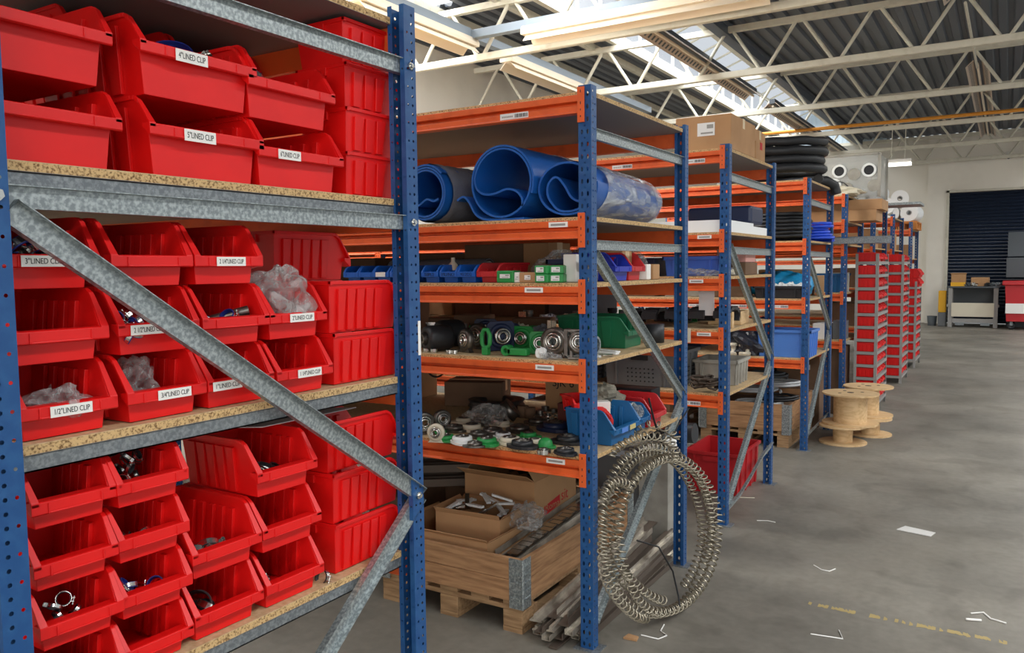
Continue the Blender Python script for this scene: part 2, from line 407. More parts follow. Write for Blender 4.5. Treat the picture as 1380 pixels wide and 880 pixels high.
perf(-3.78, 9.2, 14.2, 4.45, 'perforated light fitting hanging under the roof light, nearest part')
perf(-3.72, 15.2, 23.6, 4.45, 'perforated light fitting under the far part of the roof light')
perf(-.58, 8.0, 11.3, 4.72, 'perforated light fitting overhead at top right, end towards us')
perf(-.5, 15.0, 23.5, 4.72, 'perforated light fitting far away above the navy shutter')
struct('trim_5', MB().box((-3.6, -2, 4.86), (-3.45, 24, 4.98)), DECKM)
tag(mk('conduit', MB().tube([(-.52, 11.3, 4.72), (-.5, 15.0, 4.70)], .018, 8), WPAINT), 'thin white conduit linking the two right-hand light fittings', 'conduit')
t = thing('strip_light', 'white strip light hanging beside the back wall, above the foam rolls', 'ceiling light', T(-1.9, 17.72, 3.60))
mk('housing', MB().box((-.24, -.06, 0), (.24, .06, .07)), WHITE, t); mk('diffuser', MB().prism([(-.07, 0), (-.05, -.06), (.05, -.06), (.07, 0)], 'X', -.24, .24), TUBE, t)
mk('hanger', MB().cyl((-.12, 0, .07), (-.12, .1, .67), .008, 6).cyl((.12, 0, .07), (.12, .1, .67), .008, 6), WPAINT, t)

# ------------------------------------------------------------------ slotted uprights with real holes
H = 2.362
def perf_strip(mb, o, u, v, width, height, cols):
    """a strip of sheet with columns of holes; cols: (centre, pitch, rx, ry, start)"""
    o, u, v = Vector(o), Vector(u), Vector(v)
    cols = sorted(cols); edges = [0]
    for a, b in zip(cols, cols[1:]): edges.append((a[0]+b[0])/2)
    edges.append(width)
    for (c, p, rx, ry, st), e0, e1 in zip(cols, edges, edges[1:]):
        z = 0
        n = int((height-st)/p); zs = st
        if st > 0: mb.add([o+u*e0, o+u*e1, o+u*e1+v*st, o+u*e0+v*st], [(0, 1, 2, 3)])
        for k in range(n):
            z0, z1 = st+k*p, st+(k+1)*p; zc = (z0+z1)/2
            outer = [(e1, zc), (e1, z1), (c, z1), (e0, z1), (e0, zc), (e0, z0), (c, z0), (e1, z0)]
            inner = [(c+rx*math.cos(math.pi*j/4), zc+ry*math.sin(math.pi*j/4)) for j in range(8)]
            mb.add([o+u*a+v*b for a, b in outer+inner], [(j, (j+1) % 8, 8+(j+1) % 8, 8+j) for j in range(8)])
        zt = st+n*p
        if zt < height-1e-4: mb.add([o+u*e0+v*zt, o+u*e1+v*zt, o+u*e1+v*height, o+u*e0+v*height], [(0, 1, 2, 3)])
PW, PD = .058, .050
def post_mesh(rear=False, height=H):
    mb = MB(); Z = (0, 0, 1)
    perf_strip(mb, (-PW, 0, 0), (1, 0, 0), Z, PW, height, [(.016, .05, .0052, .010, .0), (.029, .05, .0034, .0034, .025), (.042, .05, .0052, .010, .0)])
    for x in (0, -PW):
        perf_strip(mb, (x, 0, 0), (0, 1, 0), Z, PD, height, [(.016, .025, .0042, .0042, .0), (.036, .05, .0036, .0036, .0125)])
    perf_strip(mb, (-.016, PD, 0), (1, 0, 0), Z, .016, height, [(.008, .05, .0028, .0028, .01)])
    perf_strip(mb, (-PW, PD, 0), (1, 0, 0), Z, .016, height, [(.008, .05, .0028, .0028, .01)])
    if rear: mb.v = [(x, -y, z) for x, y, z in mb.v]
    me = mb.mesh('upright', BLUE, 0, False)
    return me
POSTF, POSTR = post_mesh(), post_mesh(True)
FOOT = MB().box((-.085, -.02, 0), (.03, .07, .005)).mesh('foot_plate', GALVD)
def upright(parent, x, y, rear, label=None):
    o = obj('upright', POSTR if rear else POSTF, parent, T(x, y, 0))
    obj('foot_plate', FOOT, o, T(0, -.05 if rear else 0, 0))
    return o
def beam_mesh(L):
    pr = [(.03, 0), (.03, -.075), (-.014, -.075), (-.014, -.070), (-.004, -.066), (-.004, -.043), (.020, -.040), (.020, -.030), (-.008, -.026), (-.008, 0)]
    return MB().prism(pr, 'X', -L/2, L/2).mesh('beam', ORANGE, .0015)
BEAMS = {}
CONN = MB()
CONN.box((-.0155, -.010, -.112), (.0155, -.003, .03))
for z in (.012, -.035, -.062, -.088): CONN.cbox((0, -.0102, z), (.006, .002, .013 if z > -.05 else .009), 1)
CONN = CONN.mesh('beam_connector', [ORANGE, INK], .0015)
LABELM = MB().box((-.07, -.0065, -.066), (.07, -.005, -.041))
for k in range(11): LABELM.box((.004+k*.0058, -.0072, -.061), (.004+k*.0058+(.0036 if k % 3 else .0022), -.0064, -.046), 1)
for k in range(7): LABELM.box((-.06+k*.008, -.0072, -.058), (-.055+k*.008, -.0064, -.051), 2)
LABELM = LABELM.mesh('barcode_label', [PAPER, INK, GREYP])
CLIPM = MB().box((-.045, -.0085, -.026), (.045, -.0062, -.004)).box((-.035, -.0092, -.02), (.035, -.0084, -.01), 1).mesh('label_holder', [WHITE, GREYP], .001)
def beam(parent, x0, x1, y, zt, rear=False, labels=(), clips=()):
    L = x1-x0; key = round(L, 3)
    if key not in BEAMS: BEAMS[key] = beam_mesh(L)
    M = T((x0+x1)/2, y, zt) @ (Matrix.Rotation(math.pi, 4, 'Z') if rear else I4)
    b = obj('beam', BEAMS[key], parent, M)
    for s in (-1, 1): obj('beam_connector', CONN, b, T(s*(L/2+.0155), 0, 0))
    for lx in labels: obj('barcode_label', LABELM, b, T(lx-(x0+x1)/2, 0, 0))
    for lx in clips: obj('label_holder', CLIPM, b, T(lx-(x0+x1)/2, 0, 0))
    return b
def board(parent, x0, x1, D, zt, xend=-.012, sag=0):
    mb = MB()
    out = [(x0+.06, .008), (-.062, .008), (-.062, .054), (xend, .054), (xend, D-.054), (-.062, D-.054), (-.062, D-.008), (x0+.06, D-.008)]
    mb.prism(out, 'Z', zt-.018, zt-.0015, 1); mb.prism(out, 'Z', zt-.0015, zt, 0); mb.prism(out, 'Z', zt-.019, zt-.018, 2)
    return mk('shelf_board', mb, [CHIPTOP, CHIP, GREYBOARD], parent)
def brace(parent, x, p, q, wd=.038, flange=.014, m=GALV, name='brace', bend=None):
    """channel between two (y, z) points; the web faces the aisle"""
    (y0, z0), (y1, z1) = p, q; L = math.hypot(y1-y0, z1-z0); a = math.atan2(z1-z0, y1-y0)
    pr = [(-wd/2, 0), (wd/2, 0), (wd/2, flange), (wd/2-.002, flange), (wd/2-.002, -.002), (-wd/2+.002, -.002), (-wd/2+.002, -.02), (-wd/2, -.02)]
    # profile in (across, out); run along local Y
    mb = MB().slab([(o, 0, c) for c, o in pr], (0, L, 0))
    return mk(name, mb, m, parent, T(x, y0, z0) @ Matrix.Rotation(a, 4, 'X'))
BOLT = MB().cyl((0, 0, 0), (.006, 0, 0), .011, 6).cyl((.006, 0, 0), (.013, 0, 0), .006, 8).mesh('bolt', STEEL)
LEV = [2.325, 1.818, 1.545, 1.215, .815]
def rack(lab, yf, yr, levels, bays=1, bay=2.75, xend=-.012, labels={}, rlabels={}, clips={}, group='blue and orange shelving racks'):
    t = thing('shelving_rack', lab, 'shelving rack', T(XE, yf, 0), group); D = yr-yf
    for k in range(bays+1):
        upright(t, -k*bay, 0, False); upright(t, -k*bay, D, True)
    for i, z in enumerate(levels):
        for k in range(bays):
            x1 = -k*bay-PW; x0 = -(k+1)*bay
            beam(t, x0, x1, 0, z, False, labels.get(i, ()) if k == 0 else (), clips.get(i, ()) if k == 0 else ())
            beam(t, x0, x1, D, z, True)
        for k in range(bays):
            b = board(t, -bay+0, 0, D, z+.015, xend)
            if k: b.location.x = -k*bay-.05
    return t
# ------------------------------------------------------------------ the racks
R1 = rack('nearest shelving rack, filled with large red bins and braced in grey steel', .695, 1.872, [1.81, 1.30, .785, 2.315], xend=-.045)
for z in (2.195, 1.758):
    brace(R1, -.018, (.012, z), (1.165, z), .04)
    for y in (.03, 1.15): obj('bolt', BOLT, R1, T(0, y, z))
brace(R1, -.006, (.05, 1.735), (1.17, .962), .042, .016)
brace(R1, -.014, (1.178, .955), (.03, .05), .036)
obj('bolt', BOLT, R1, T(0, 1.15, .965))
for z in (1.81, 1.30, .785):
    mk('shelf_support', MB().box((-.07, .05, z-.036), (-.05, 1.127, z-.006)).box((-.12, .05, z-.036), (-.05, 1.127, z-.033)), GALVD, R1)
tapem = mk('tape_strip', MB().box((.0006, -.013, 0), (.0012, -.001, .10)), WHITE, R1, T(0, 1.177, 1.375))

R2 = rack('second shelving rack, holding the blue belt rolls and the bearings', 3.015, 4.189, LEV, labels={0: (-.36,)}, clips={1: (-.15,), 2: (-.27,), 3: (-.22,), 4: (-.17,)}, bays=2)
for z in (2.175, 1.717): brace(R2, -.018, (.012, z), (1.162, z), .04)
brace(R2, -.010, (.05, 1.68), (1.14, .93), .036, .016)
brace(R2, -.014, (1.14, .905), (.05, .11), .036)
R3 = rack('third shelving rack, under the big closed cardboard box', 4.93, 6.093, LEV, labels={0: (-.22, -.7, -1.0), 4: (-.24,)}, clips={1: (-.15,), 2: (-.2,), 3: (-.15,)}, bays=2)
brace(R3, -.018, (.012, 2.17), (1.152, 2.165), .045); brace(R3, -.018, (.012, 1.72), (1.152, 1.717), .045)
brace(R3, -.010, (.05, 1.745), (1.13, .94), .04, .016)
brace(R3, -.014, (1.12, .91), (.06, .12), .036)
# the bent bottom brace
pts = [(-.012, .05, .11), (-.012, .3, .13), (-.012, .6, .20), (-.012, .85, .27), (-.012, 1.13, .30)]
mb = MB()
for a, b in zip(pts, pts[1:]): mb.slab([(0, a[1], a[2]-.02), (0, b[1], b[2]-.02), (0, b[1], b[2]+.02), (0, a[1], a[2]+.02)], (-.004, 0, 0)); mb.slab([(0, a[1], a[2]+.02), (0, b[1], b[2]+.02), (.016, b[1], b[2]+.02), (.016, a[1], a[2]+.02)], (0, 0, -.003))
mk('brace', mb, GALV, R3)
R4 = rack('fourth shelving rack, with a coil of thick black hose on top', 7.295, 8.398, [2.34, 1.82, 1.315, .795], labels={2: (-.24, -.6, -1.0), 1: (-.5,)}, clips={}, bays=2)
brace(R4, -.018, (.012, 2.17), (1.09, 2.165), .045); brace(R4, -.018, (.012, 1.72), (1.09, 1.717), .045)
brace(R4, -.010, (.05, 1.68), (1.07, 1.0), .036, .016); brace(R4, -.014, (1.06, .97), (.05, .12), .036)
brace(R4, -.018, (.05, .12), (1.06, .16), .036)
R5 = rack('fifth shelving rack, with the clear box with round holes on top', 9.185, 10.33, [2.34, 2.07, 1.825, 1.31, .80], labels={1: (-.3,)})
R6 = rack('sixth shelving rack, behind the nearest grey bin rack', 11.3, 12.5, [2.34, 1.82, 1.31, .80])
R7 = rack('seventh shelving rack, behind the second grey bin rack', 13.35, 14.6, [2.30, 1.82, 1.31, .80])
R8 = rack('farthest shelving rack, with the small orange pallet on top', 16.0, 17.2, [2.22, 1.70, 1.2, .70])

# ------------------------------------------------------------------ red bins
BINS = {}
def bin_mesh(L, W, Hh, hl, ribs, m=RED, lip=.026):
    key = (L, W, Hh, hl, ribs, m.name)
    if key in BINS: return BINS[key]
    mb = MB(); t = .003; tp = min(.016, W*.07)
    run = (Hh-hl)*.62 + .012
    fx = -.022                                     # the front panel stands back under the lip
    ztop = [(-L+.012, 0), (fx-.004, 0), (fx, hl-.004), (-.004, hl-.004), (-run+.012, Hh-.012), (-run-.012, Hh-.002), (-L+.002, Hh-.002)]
    def wy(z): return W/2 - .006 - tp*(1-z/Hh)
    for s in (-1, 1):
        poly = [(x, s*wy(z), z) for x, z in ztop]
        mb.slab(poly if s > 0 else poly[::-1], (0, -s*t, 0))
        # rim flange
        rim = [(0, hl), (-run+.012, Hh-.010), (-run-.004, Hh-.001), (-run-.016, Hh), (-L, Hh)]
        for (xa, za), (xb, zb) in zip(rim, rim[1:]):
            mb.slab([(xa, s*(wy(za)-.003), za), (xb, s*(wy(zb)-.003), zb), (xb, s*W/2, zb), (xa, s*W/2, za)], (0, 0, -.009))
        # raised panels between the stiffening grooves
        x0, x1 = -L+.028, -run-.028; stp = (x1-x0)/ribs
        for k in range(ribs):
            a, b = x0+k*stp, x0+(k+1)*stp; g = stp*.10
            q = [(a+g*2.3, .006), (b-g*2.3, .006), (b-g, Hh-.022), (a+g, Hh-.022)]
            mb.slab([(x, s*wy(z), z) for x, z in q], (0, s*.008, 0))
            mb.slab([(x, s*(wy(z)-t), z) for x, z in [(b-.009, .01), (b+.009, .01), (b+.009, Hh-.026), (b-.009, Hh-.026)]], (0, -s*.009, 0))
    # back
    mb.slab([(-L+.012, -wy(0), 0), (-L+.012, wy(0), 0), (-L+.002, wy(Hh), Hh), (-L+.002, -wy(Hh), Hh)], (t, 0, 0))
    mb.box((-L-.0, -W/2, Hh-.011), (-L+.010, W/2, Hh)); mb.box((-L-.004, -W*.12, Hh-.03), (-L+.004, W*.12, Hh-.008))
    # bottom, front panel, lip band
    mb.box((-L+.012, -wy(0), 0), (fx-.004, wy(0), t))
    mb.slab([(fx-.004, -wy(0), 0), (fx-.004, wy(0), 0), (fx, wy(hl), hl-.005), (fx, -wy(hl), hl-.005)], (-t, 0, 0))
    mb.prism([(-.0165, hl-lip*.35), (-.003, hl-lip), (0, hl-lip+.002), (.0, hl-.002), (-.002, hl), (-.018, hl)], 'Y', -W/2, W/2) if False else None
    mb.slab([(fx-.004, -W/2, hl-.008), (-.004, -W/2+.001, hl-lip), (0, -W/2, hl-lip+.003), (0, -W/2, hl-.002), (-.003, -W/2, hl), (fx-.004, -W/2, hl)], (0, W, 0))
    # label holder frame
    hw = W*.30
    mb.box((0, -hw, hl-lip+.002), (.0022, hw, hl-lip+.0055)); mb.box((0, -hw-.003, hl-lip+.002), (.0022, -hw, hl-.004)); mb.box((0, hw, hl-lip+.002), (.0022, hw+.003, hl-.004))
    BINS[key] = mb.mesh('storage_bin', m, .0018)
    return BINS[key]
BT = {'M': (.30, .190, .139, .064, 5), 'S': (.23, .162, .115, .056, 4), 'L': (.40, .300, .165, .105, 5)}
def rbin(kind, x, y, z, lab, rz=0, group='red bins on the first rack', m=RED, card=None, dims=None, csize=None):
    """x, y: middle of the front lip; faces +X at rz = 0"""
    d = dims or BT[kind]
    o = obj('storage_bin', bin_mesh(*d, m), None, T(x, y, z, rz=rz))
    tag(o, lab, 'bin', group)
    if card:
        w, h = csize or ({'M': (.080, .0205), 'L': (.080, .025), 'S': (.05, .016)}[kind])
        hl = d[3]
        off = card[1]
        c = mk('label_card', MB().box((.0022, off-w/2, hl-h-.003), (.0036, off+w/2, hl-.003)), WHITE, o)
        text(card[0], h*.72, c, at(FACE_X, .0039, off, hl-.003-h*.52), INK, fit=w*.84)
    return o
def wob(a=.012): return random.uniform(-a, a)
xl = -1.502
# upper shelf
zu = 1.827
rbin('L', xl-.02, .855, zu, 'large unlabelled red bin at the left of the top shelf, lower row')
rbin('L', xl-.025, .845, zu+.166, 'large unlabelled red bin at the left of the top shelf, upper row')
rbin('L', xl-.005, 1.205, zu, 'large red bin labelled 5"LINED CLIP on the top shelf, lower row', card=('5"LINED CLIP', -.03))
rbin('L', xl-.01, 1.195, zu+.166, 'large red bin labelled 4"LINED CLIP on the top shelf, upper row', card=('4"LINED CLIP', -.03))
rbin('M', xl-.005, 1.482, zu, 'red bin labelled 6"LINED CLIP on the top shelf, lower row', dims=(.36, .285, .165, .093, 5), card=('6"LINED CLIP', -.05), csize=(.072, .023))
rbin('M', xl-.01, 1.462, zu+.161, 'unlabelled red bin resting on the one marked 6"LINED CLIP', dims=(.36, .285, .165, .093, 5))
for k, w_ in enumerate(['lowest', 'second lowest', 'second highest', 'topmost']):
    rbin('S', -1.622+wob(.006), 1.905+wob(.003), zu+.1186*k, 'sideways red bin by the blue upright on the top shelf, %s of four' % w_, rz=math.pi/2, dims=(.24, .19, .118, .06, 3))
for k, (y, n) in enumerate([(1.02, 1), (1.33, 3), (1.64, 3)]):
    for j in range(n): rbin('L', -1.99, y, zu+.1565*j, 'shadowed red bin at the back of the top shelf, %s stack, %s from bottom' % (['left', 'middle', 'right'][k], ORD[j]), rz=0, dims=(.36, .30, .155, .1, 5))
# middle shelf
zm = 1.317; Ys = [.862, 1.073, 1.268, 1.460]; dz = .1396
mid = [[('1/2"LINED CLIP', .0), ('3/4"LINED CLIP', .012), ('1"LINED CLIP', -.045), ('1 1/4"LINED CLIP', .01)],
       [None, ('2 1/2"LINED CLIP', -.03), None, ('2"LINED CLIP', .005)],
       [('3"LINED CLIP', -.015), None, ('2 1/4"LINED CLIP', -.0)]]
for r, row in enumerate(mid):
    for c, cd in enumerate(row):
        nm = ['bottom', 'middle', 'top'][r]
        lab = ('red bin labelled %s on the middle shelf, %s row' % (cd[0], nm)) if cd else 'unlabelled red bin in the %s row of the middle shelf, %s from the left' % (nm, ORD[c])
        rbin('M', xl-.012*r*.5+wob(.003), Ys[c]-.008*r+wob(.003), zm+dz*r, lab, wob(.01), card=cd)
for k in range(2):
    rbin('M', -1.612, 1.872+.012*(1-k), zm+dz*k, 'sideways red bin at the right end of the middle shelf, %s' % ['bottom of the front stack', 'upper of the front stack'][k], rz=math.pi/2)
for k in range(3):
    rbin('M', -1.81, 1.868, zm+dz*k, 'sideways red bin on the middle shelf, rear stack, %s' % ['at the bottom', 'in the middle', 'topmost, sloping front showing'][k], rz=math.pi/2)
# lower shelf
zl = .802
for k in range(4):
    rbin('S', xl+.012-.004*k+wob(.003), .858+wob(.003), zl+.1156*k, 'red bin in the leftmost column of the bottom shelf, %s from the top' % ORD[3-k], -.04+wob(.01))
    rbin('S', xl+.008+wob(.003), 1.021+wob(.002), zl+.1156*k, 'red bin in the second column of the bottom shelf, %s from the top' % ORD[3-k], -.03+wob(.01))
for k in range(2): rbin('M', xl+.004, 1.205, zl+.1396*k, 'red bin in the two-bin column of the bottom shelf, %s' % ['lower', 'upper'][k], -.02)
for k in range(3): rbin('M', xl+.004+wob(.003), 1.407-.008*k, zl+.1396*k, 'red bin in the column beside the sideways stack, bottom shelf, %s from top' % ORD[2-k], -.02+wob(.008))
for k in range(3): rbin('M', -1.613+wob(.003), 1.868-.006*k, zl+.1396*k, 'sideways red bin at the right end of the bottom shelf, %s of three' % ['lowest', 'middle', 'topmost'][k], rz=math.pi/2+wob(.015))

# ------------------------------------------------------------------ hose clips lying in the bins
def clip_proto(R, m):
    q = min(1, R/.03)
    t = thing('hose_clip', 'steel hose clip', 'hose clip')
    mk('band', MB().ring(R, R+.0015, 0, .014*q, 28).box((R-.001, -.009*q, -.001), (R+.016*q, -.007*q, .015*q)).box((R-.001, .007*q, -.001), (R+.016*q, .009*q, .015*q)), STEEL, t)
    mk('rubber_liner', MB().ring(R-.003*q, R+.0004, -.002, .016*q, 28), m, t)
    mk('bolt', MB().cyl((R+.010*q, -.022*q, .007*q), (R+.010*q, .016*q, .007*q), .003*q, 8).cyl((R+.010*q, -.022*q, .007*q), (R+.010*q, -.017*q, .007*q), .0055*q, 6), STEEL, t)
    return proto(t)
CLINER = mat('blue_rubber_liner', (22, 40, 120), .5)
CP = {('b', R): None for R in ()}
def clip(R, m, M, lab):
    k = (R, m.name)
    if k not in CP: CP[k] = clip_proto(R, m); c = CP[k]
    else: c = copy_tree(CP[k])
    c.matrix_local = M; c['label'] = lab; c['group'] = 'hose clips in the red bins'
    return c
def clips(n, R, m, x, y, z, where, spread=(.05, .05), tilt=1.2, seed=0):
    rnd = random.Random(seed)
    for k in range(n):
        clip(R, m, T(x+rnd.uniform(-spread[0], spread[0]), y+rnd.uniform(-spread[1], spread[1]), z+k*.008+R*.35, rx=rnd.uniform(-tilt, tilt), ry=rnd.uniform(-tilt, tilt), rz=rnd.uniform(0, 6.2)),
             'steel hose clip lying %s' % where)
clips(4, .05, CLINER, xl-.11, 1.22, zu+.166+.06, 'in the large bin labelled 4"LINED CLIP', (.03, .08), .7, 1)
clips(3, .04, BLACK, xl-.12, .78, zu+.06, 'in the lower large bin at the left of the top shelf', (.03, .05), .9, 2)
clips(3, .04, CLINER, xl-.11, 1.38, zu+.161+.055, 'in the bin above the 6"LINED CLIP bin', (.03, .06), .9, 3)
clips(5, .032, CLINER, xl-.07, .84, zm+2*dz+.04, 'in the bin labelled 3"LINED CLIP', (.03, .05), .8, 4)
clips(6, .018, CLINER, xl-.06, 1.07, zm+dz+.022, 'in the bin labelled 2 1/2"LINED CLIP', (.03, .06), 1.2, 5)
clips(5, .018, CLINER, xl-.07, 1.25, zm+dz+.022, 'in the unlabelled middle-row bin right of 2 1/2"LINED CLIP', (.03, .06), 1.2, 6)
clips(12, .011, BLACK, xl-.055, 1.02, zl+.115*3+.018, 'in the top bin of the second column, bottom shelf', (.03, .05), 1.4, 7)
clips(7, .013, BLACK, xl-.055, .845, zl+.115+.02, 'in the third bin down of the leftmost column', (.03, .045), 1.4, 8)
clips(4, .017, CLINER, xl-.05, 1.015, zl+.115+.02, 'in the third bin down of the second column', (.02, .05), 1.1, 9)
clips(2, .026, BLACK, xl-.05, 1.01, zl+.23+.012, 'in the second bin down of the second column', (.02, .03), 1.3, 10)
clips(3, .036, BLACK, xl-.06, 1.19, zl+.02, 'in the lower bin of the two-bin column', (.02, .04), .9, 11)
clips(3, .026, BLACK, xl-.055, 1.18, zl+.139+.02, 'in the upper bin of the two-bin column', (.02, .04), 1.2, 12)
clips(3, .030, BLACK, xl-.06, 1.40, zl+.278+.018, 'in the top bin beside the sideways stack', (.02, .04), 1.0, 13)
clips(3, .020, BLACK, xl-.07, 1.36, zl+.02, 'in the lowest bin beside the sideways stack', (.02, .02), 1.4, 14)
clips(4, .018, BLACK, xl-.06, .83, zl+.02, 'in the lowest bin of the leftmost column', (.02, .04), 1.2, 15)
clip(.02, BLACK, T(-1.535, 1.535, zl+.006, rx=1.2), 'small steel clip lying on the bare bottom board beside the sideways stack')
def tubebit(name, p, q, r, m, lab, cat, group=None):
    d = Vector(q)-Vector(p); Mx = Matrix.Translation(p) @ d.to_track_quat('Z', 'Y').to_matrix().to_4x4()
    return tag(mk(name, MB().ring(r*.78, r, 0, d.length, 20), m, None, Mx), lab, cat, group)
tubebit('pipe_end', (-1.62, 1.235, zm+dz+.045), (-1.545, 1.325, zm+dz+.075), .012, DSTEEL, 'short steel pipe end poking up in the unlabelled middle-row bin', 'pipe')
tubebit('pipe_end', (-1.60, 1.30, zm+2*dz+.03), (-1.53, 1.345, zm+2*dz+.05), .012, STEEL, 'short steel pipe end beside the clear bag on the 2"LINED CLIP bin', 'pipe')
tag(mk('plastic_bag', MB().blob((0, 0, .05), (.15, .15, .15), 3, .22, 0, 16), BAG, None, T(-1.575, 1.45, zm+dz+.045)), 'crumpled clear bag of parts bulging from the 2"LINED CLIP bin', 'bag', 'clear plastic bags')
tag(mk('plastic_bag', MB().blob((0, 0, .03), (.10, .13, .06), 5, .3, 0, 14), BAG, None, T(-1.565, .86, zm+.022)), 'crumpled clear bag inside the 1/2"LINED CLIP bin', 'bag', 'clear plastic bags')
tag(mk('plastic_bag', MB().blob((0, 0, .04), (.07, .08, .10), 9, .3, 0, 14), BAG, None, T(-1.595, 1.055, zm+.03)), 'crumpled clear bag peaking inside the 3/4"LINED CLIP bin', 'bag', 'clear plastic bags')
t = mk('paper_sheet', MB().slab([(-1.95, 1.22, 1.222), (-1.62, 1.42, 1.224), (-1.60, 1.75, 1.226), (-1.93, 1.55, 1.224)], (0, 0, .002)), PAPER)
tag(t, 'white paper sheets lying on top of the sideways bins of the bottom shelf', 'paper')

# ------------------------------------------------------------------ grey bin racks with rows of small red bins
def bin_rack(y0, y1, n, lab, nm, nb=5, top=1.649, bare=0):
    t = thing('bin_rack', lab, 'bin rack', T(-1.19, y0, 0), 'grey bin racks')
    D = .235; L = y1-y0; pm = MB().box((0, 0, 0), (.03, .002, top+.09)).box((0, 0, 0), (.002, .03, top+.09)).mesh('upright', GREYP)
    for x, y, a in [(0, 0, math.pi/2), (-D, 0, 0), (0, L, math.pi), (-D, L, -math.pi/2)]: obj('upright', pm, t, T(x, y, 0, rz=a))
    sm = MB().box((-D, 0, -.03), (0, L, -.002)).mesh('shelf', GREYP) if False else MB().box((-D, 0, -.004), (0, L, 0)).box((-D, -.003, -.028), (0, .0, .004)).box((0, -.003, -.028), (.003, L, .004)).box((-D, L, -.028), (0, L+.003, .004)).mesh('shelf', GREYP)
    bm_ = bin_mesh(.215, L/nb-.006, .098, .05, 3)
    for i in range(n):
        z = top-.1407*i
        obj('shelf', sm, t, T(0, 0, z))
        for k in range(nb if i >= bare else 0):
            o = obj('small_bin', bm_, None, T(-1.1945-.004*((k*7+i*3) % 3), y0+L*(k+.5)/nb, z+.0045))
            tag(o, 'small red bin, %s grey bin rack, %s shelf down, %s from near end' % (nm, ORD[i], ORD[k]), 'bin', 'small red bins on the grey bin racks')
bin_rack(9.57, 10.42, 12, 'grey steel rack of small red bins behind the cable reels', 'nearest')
bin_rack(12.07, 12.83, 12, 'grey steel rack of small red bins, second along the aisle', 'second')
bin_rack(13.98, 14.80, 9, 'grey steel rack of small red bins, third along the aisle', 'third', top=1.26, bare=1)
for k in range(3):
    rbin('M', -1.15, 14.19+.2*k, 1.2645, 'red bin on top of the third grey bin rack, %s from near end' % ORD[k], group='bins on the third bin rack')
    rbin('M', -1.15, 14.19+.2*k, 1.2645+.1396, 'upper-layer red bin on the third grey bin rack, %s from near end' % ORD[k], group='bins on the third bin rack')
for k in range(2): rbin('S', -1.12, 10.22, .11+.1407*k, 'red bin sticking out at the far foot of the nearest bin rack, %s' % ['lower', 'upper'][k], dims=(.235, .165, .098, .05, 3), group='bins sticking out of the bin rack') if False else None
# ------------------------------------------------------------------ builders for what stands on the other racks
SH = [2.3415, 1.8345, 1.5615, 1.2315, .8315]            # board tops of racks two and three
SH4 = [2.3565, 1.8365, 1.3315, .8115]                  # board tops of rack four
def S2(px, py, i): return P(px, py, 'Z', SH[i])
def carton(lab, c, d, rz=0, open_=False, m=CARD, label=None, group=None, name='cardboard_box', tape=True, flap=.5, inward=False):
    """c: middle of the base; d: size"""
    w, l, h = d; t = thing(name, lab, 'box', T(*c, rz=rz), group)
    mb = MB()
    if open_:
        mb.box((-w/2, -l/2, 0), (w/2, l/2, .004))
        for s in (-1, 1):
            mb.box((s*w/2-.002, -l/2, 0), (s*w/2+.002, l/2, h)); mb.box((-w/2, s*l/2-.002, 0), (w/2, s*l/2+.002, h))
        mk('box_body', mb, m, t)
        for s in (-1, 1):
            a = random.uniform(.5, 1.1)*s*(-.6 if inward else 1)
            mk('flap', MB().box((0, -l/2, 0), (.003, l/2, w*flap*.6)), m, t, T(s*w/2, 0, h, ry=a))
            a = random.uniform(.4, 1.2)*-s
            mk('flap', MB().box((-w/2, 0, 0), (w/2, .003, w*flap*.6)), m, t, T(0, s*l/2, h, rx=a))
    else:
        mk('box_body', mb.box((-w/2, -l/2, 0), (w/2, l/2, h)), m, t, None, .004)
        mb2 = MB().box((-w/2+.002, -.0015, h), (w/2-.002, .0015, h+.0012)); mk('flap_seam', mb2, CARDD, t)
        if tape: mk('parcel_tape', MB().box((-w/2-.001, -.025, h-.06), (w/2+.001, .025, h+.0016)), TAPE, t)
    if label: 
        x, z, lw, lh, side = label
        if side == 'Y': mk('address_label', MB().box((x-lw/2, -l/2-.002, z-lh/2), (x+lw/2, -l/2-.0005, z+lh/2)).box((x+lw*.05, -l/2-.0025, z+lh*.05), (x+lw*.42, -l/2-.002, z+lh*.35), 1).box((x-lw*.3, -l/2-.0025, z-lh*.35), (x+lw*.4, -l/2-.002, z-lh*.22), 1), [PAPER, GREYP], t)
        else: mk('address_label', MB().box((w/2+.0005, x-lw/2, z-lh/2), (w/2+.002, x+lw/2, z+lh/2)), PAPER, t)
    return t
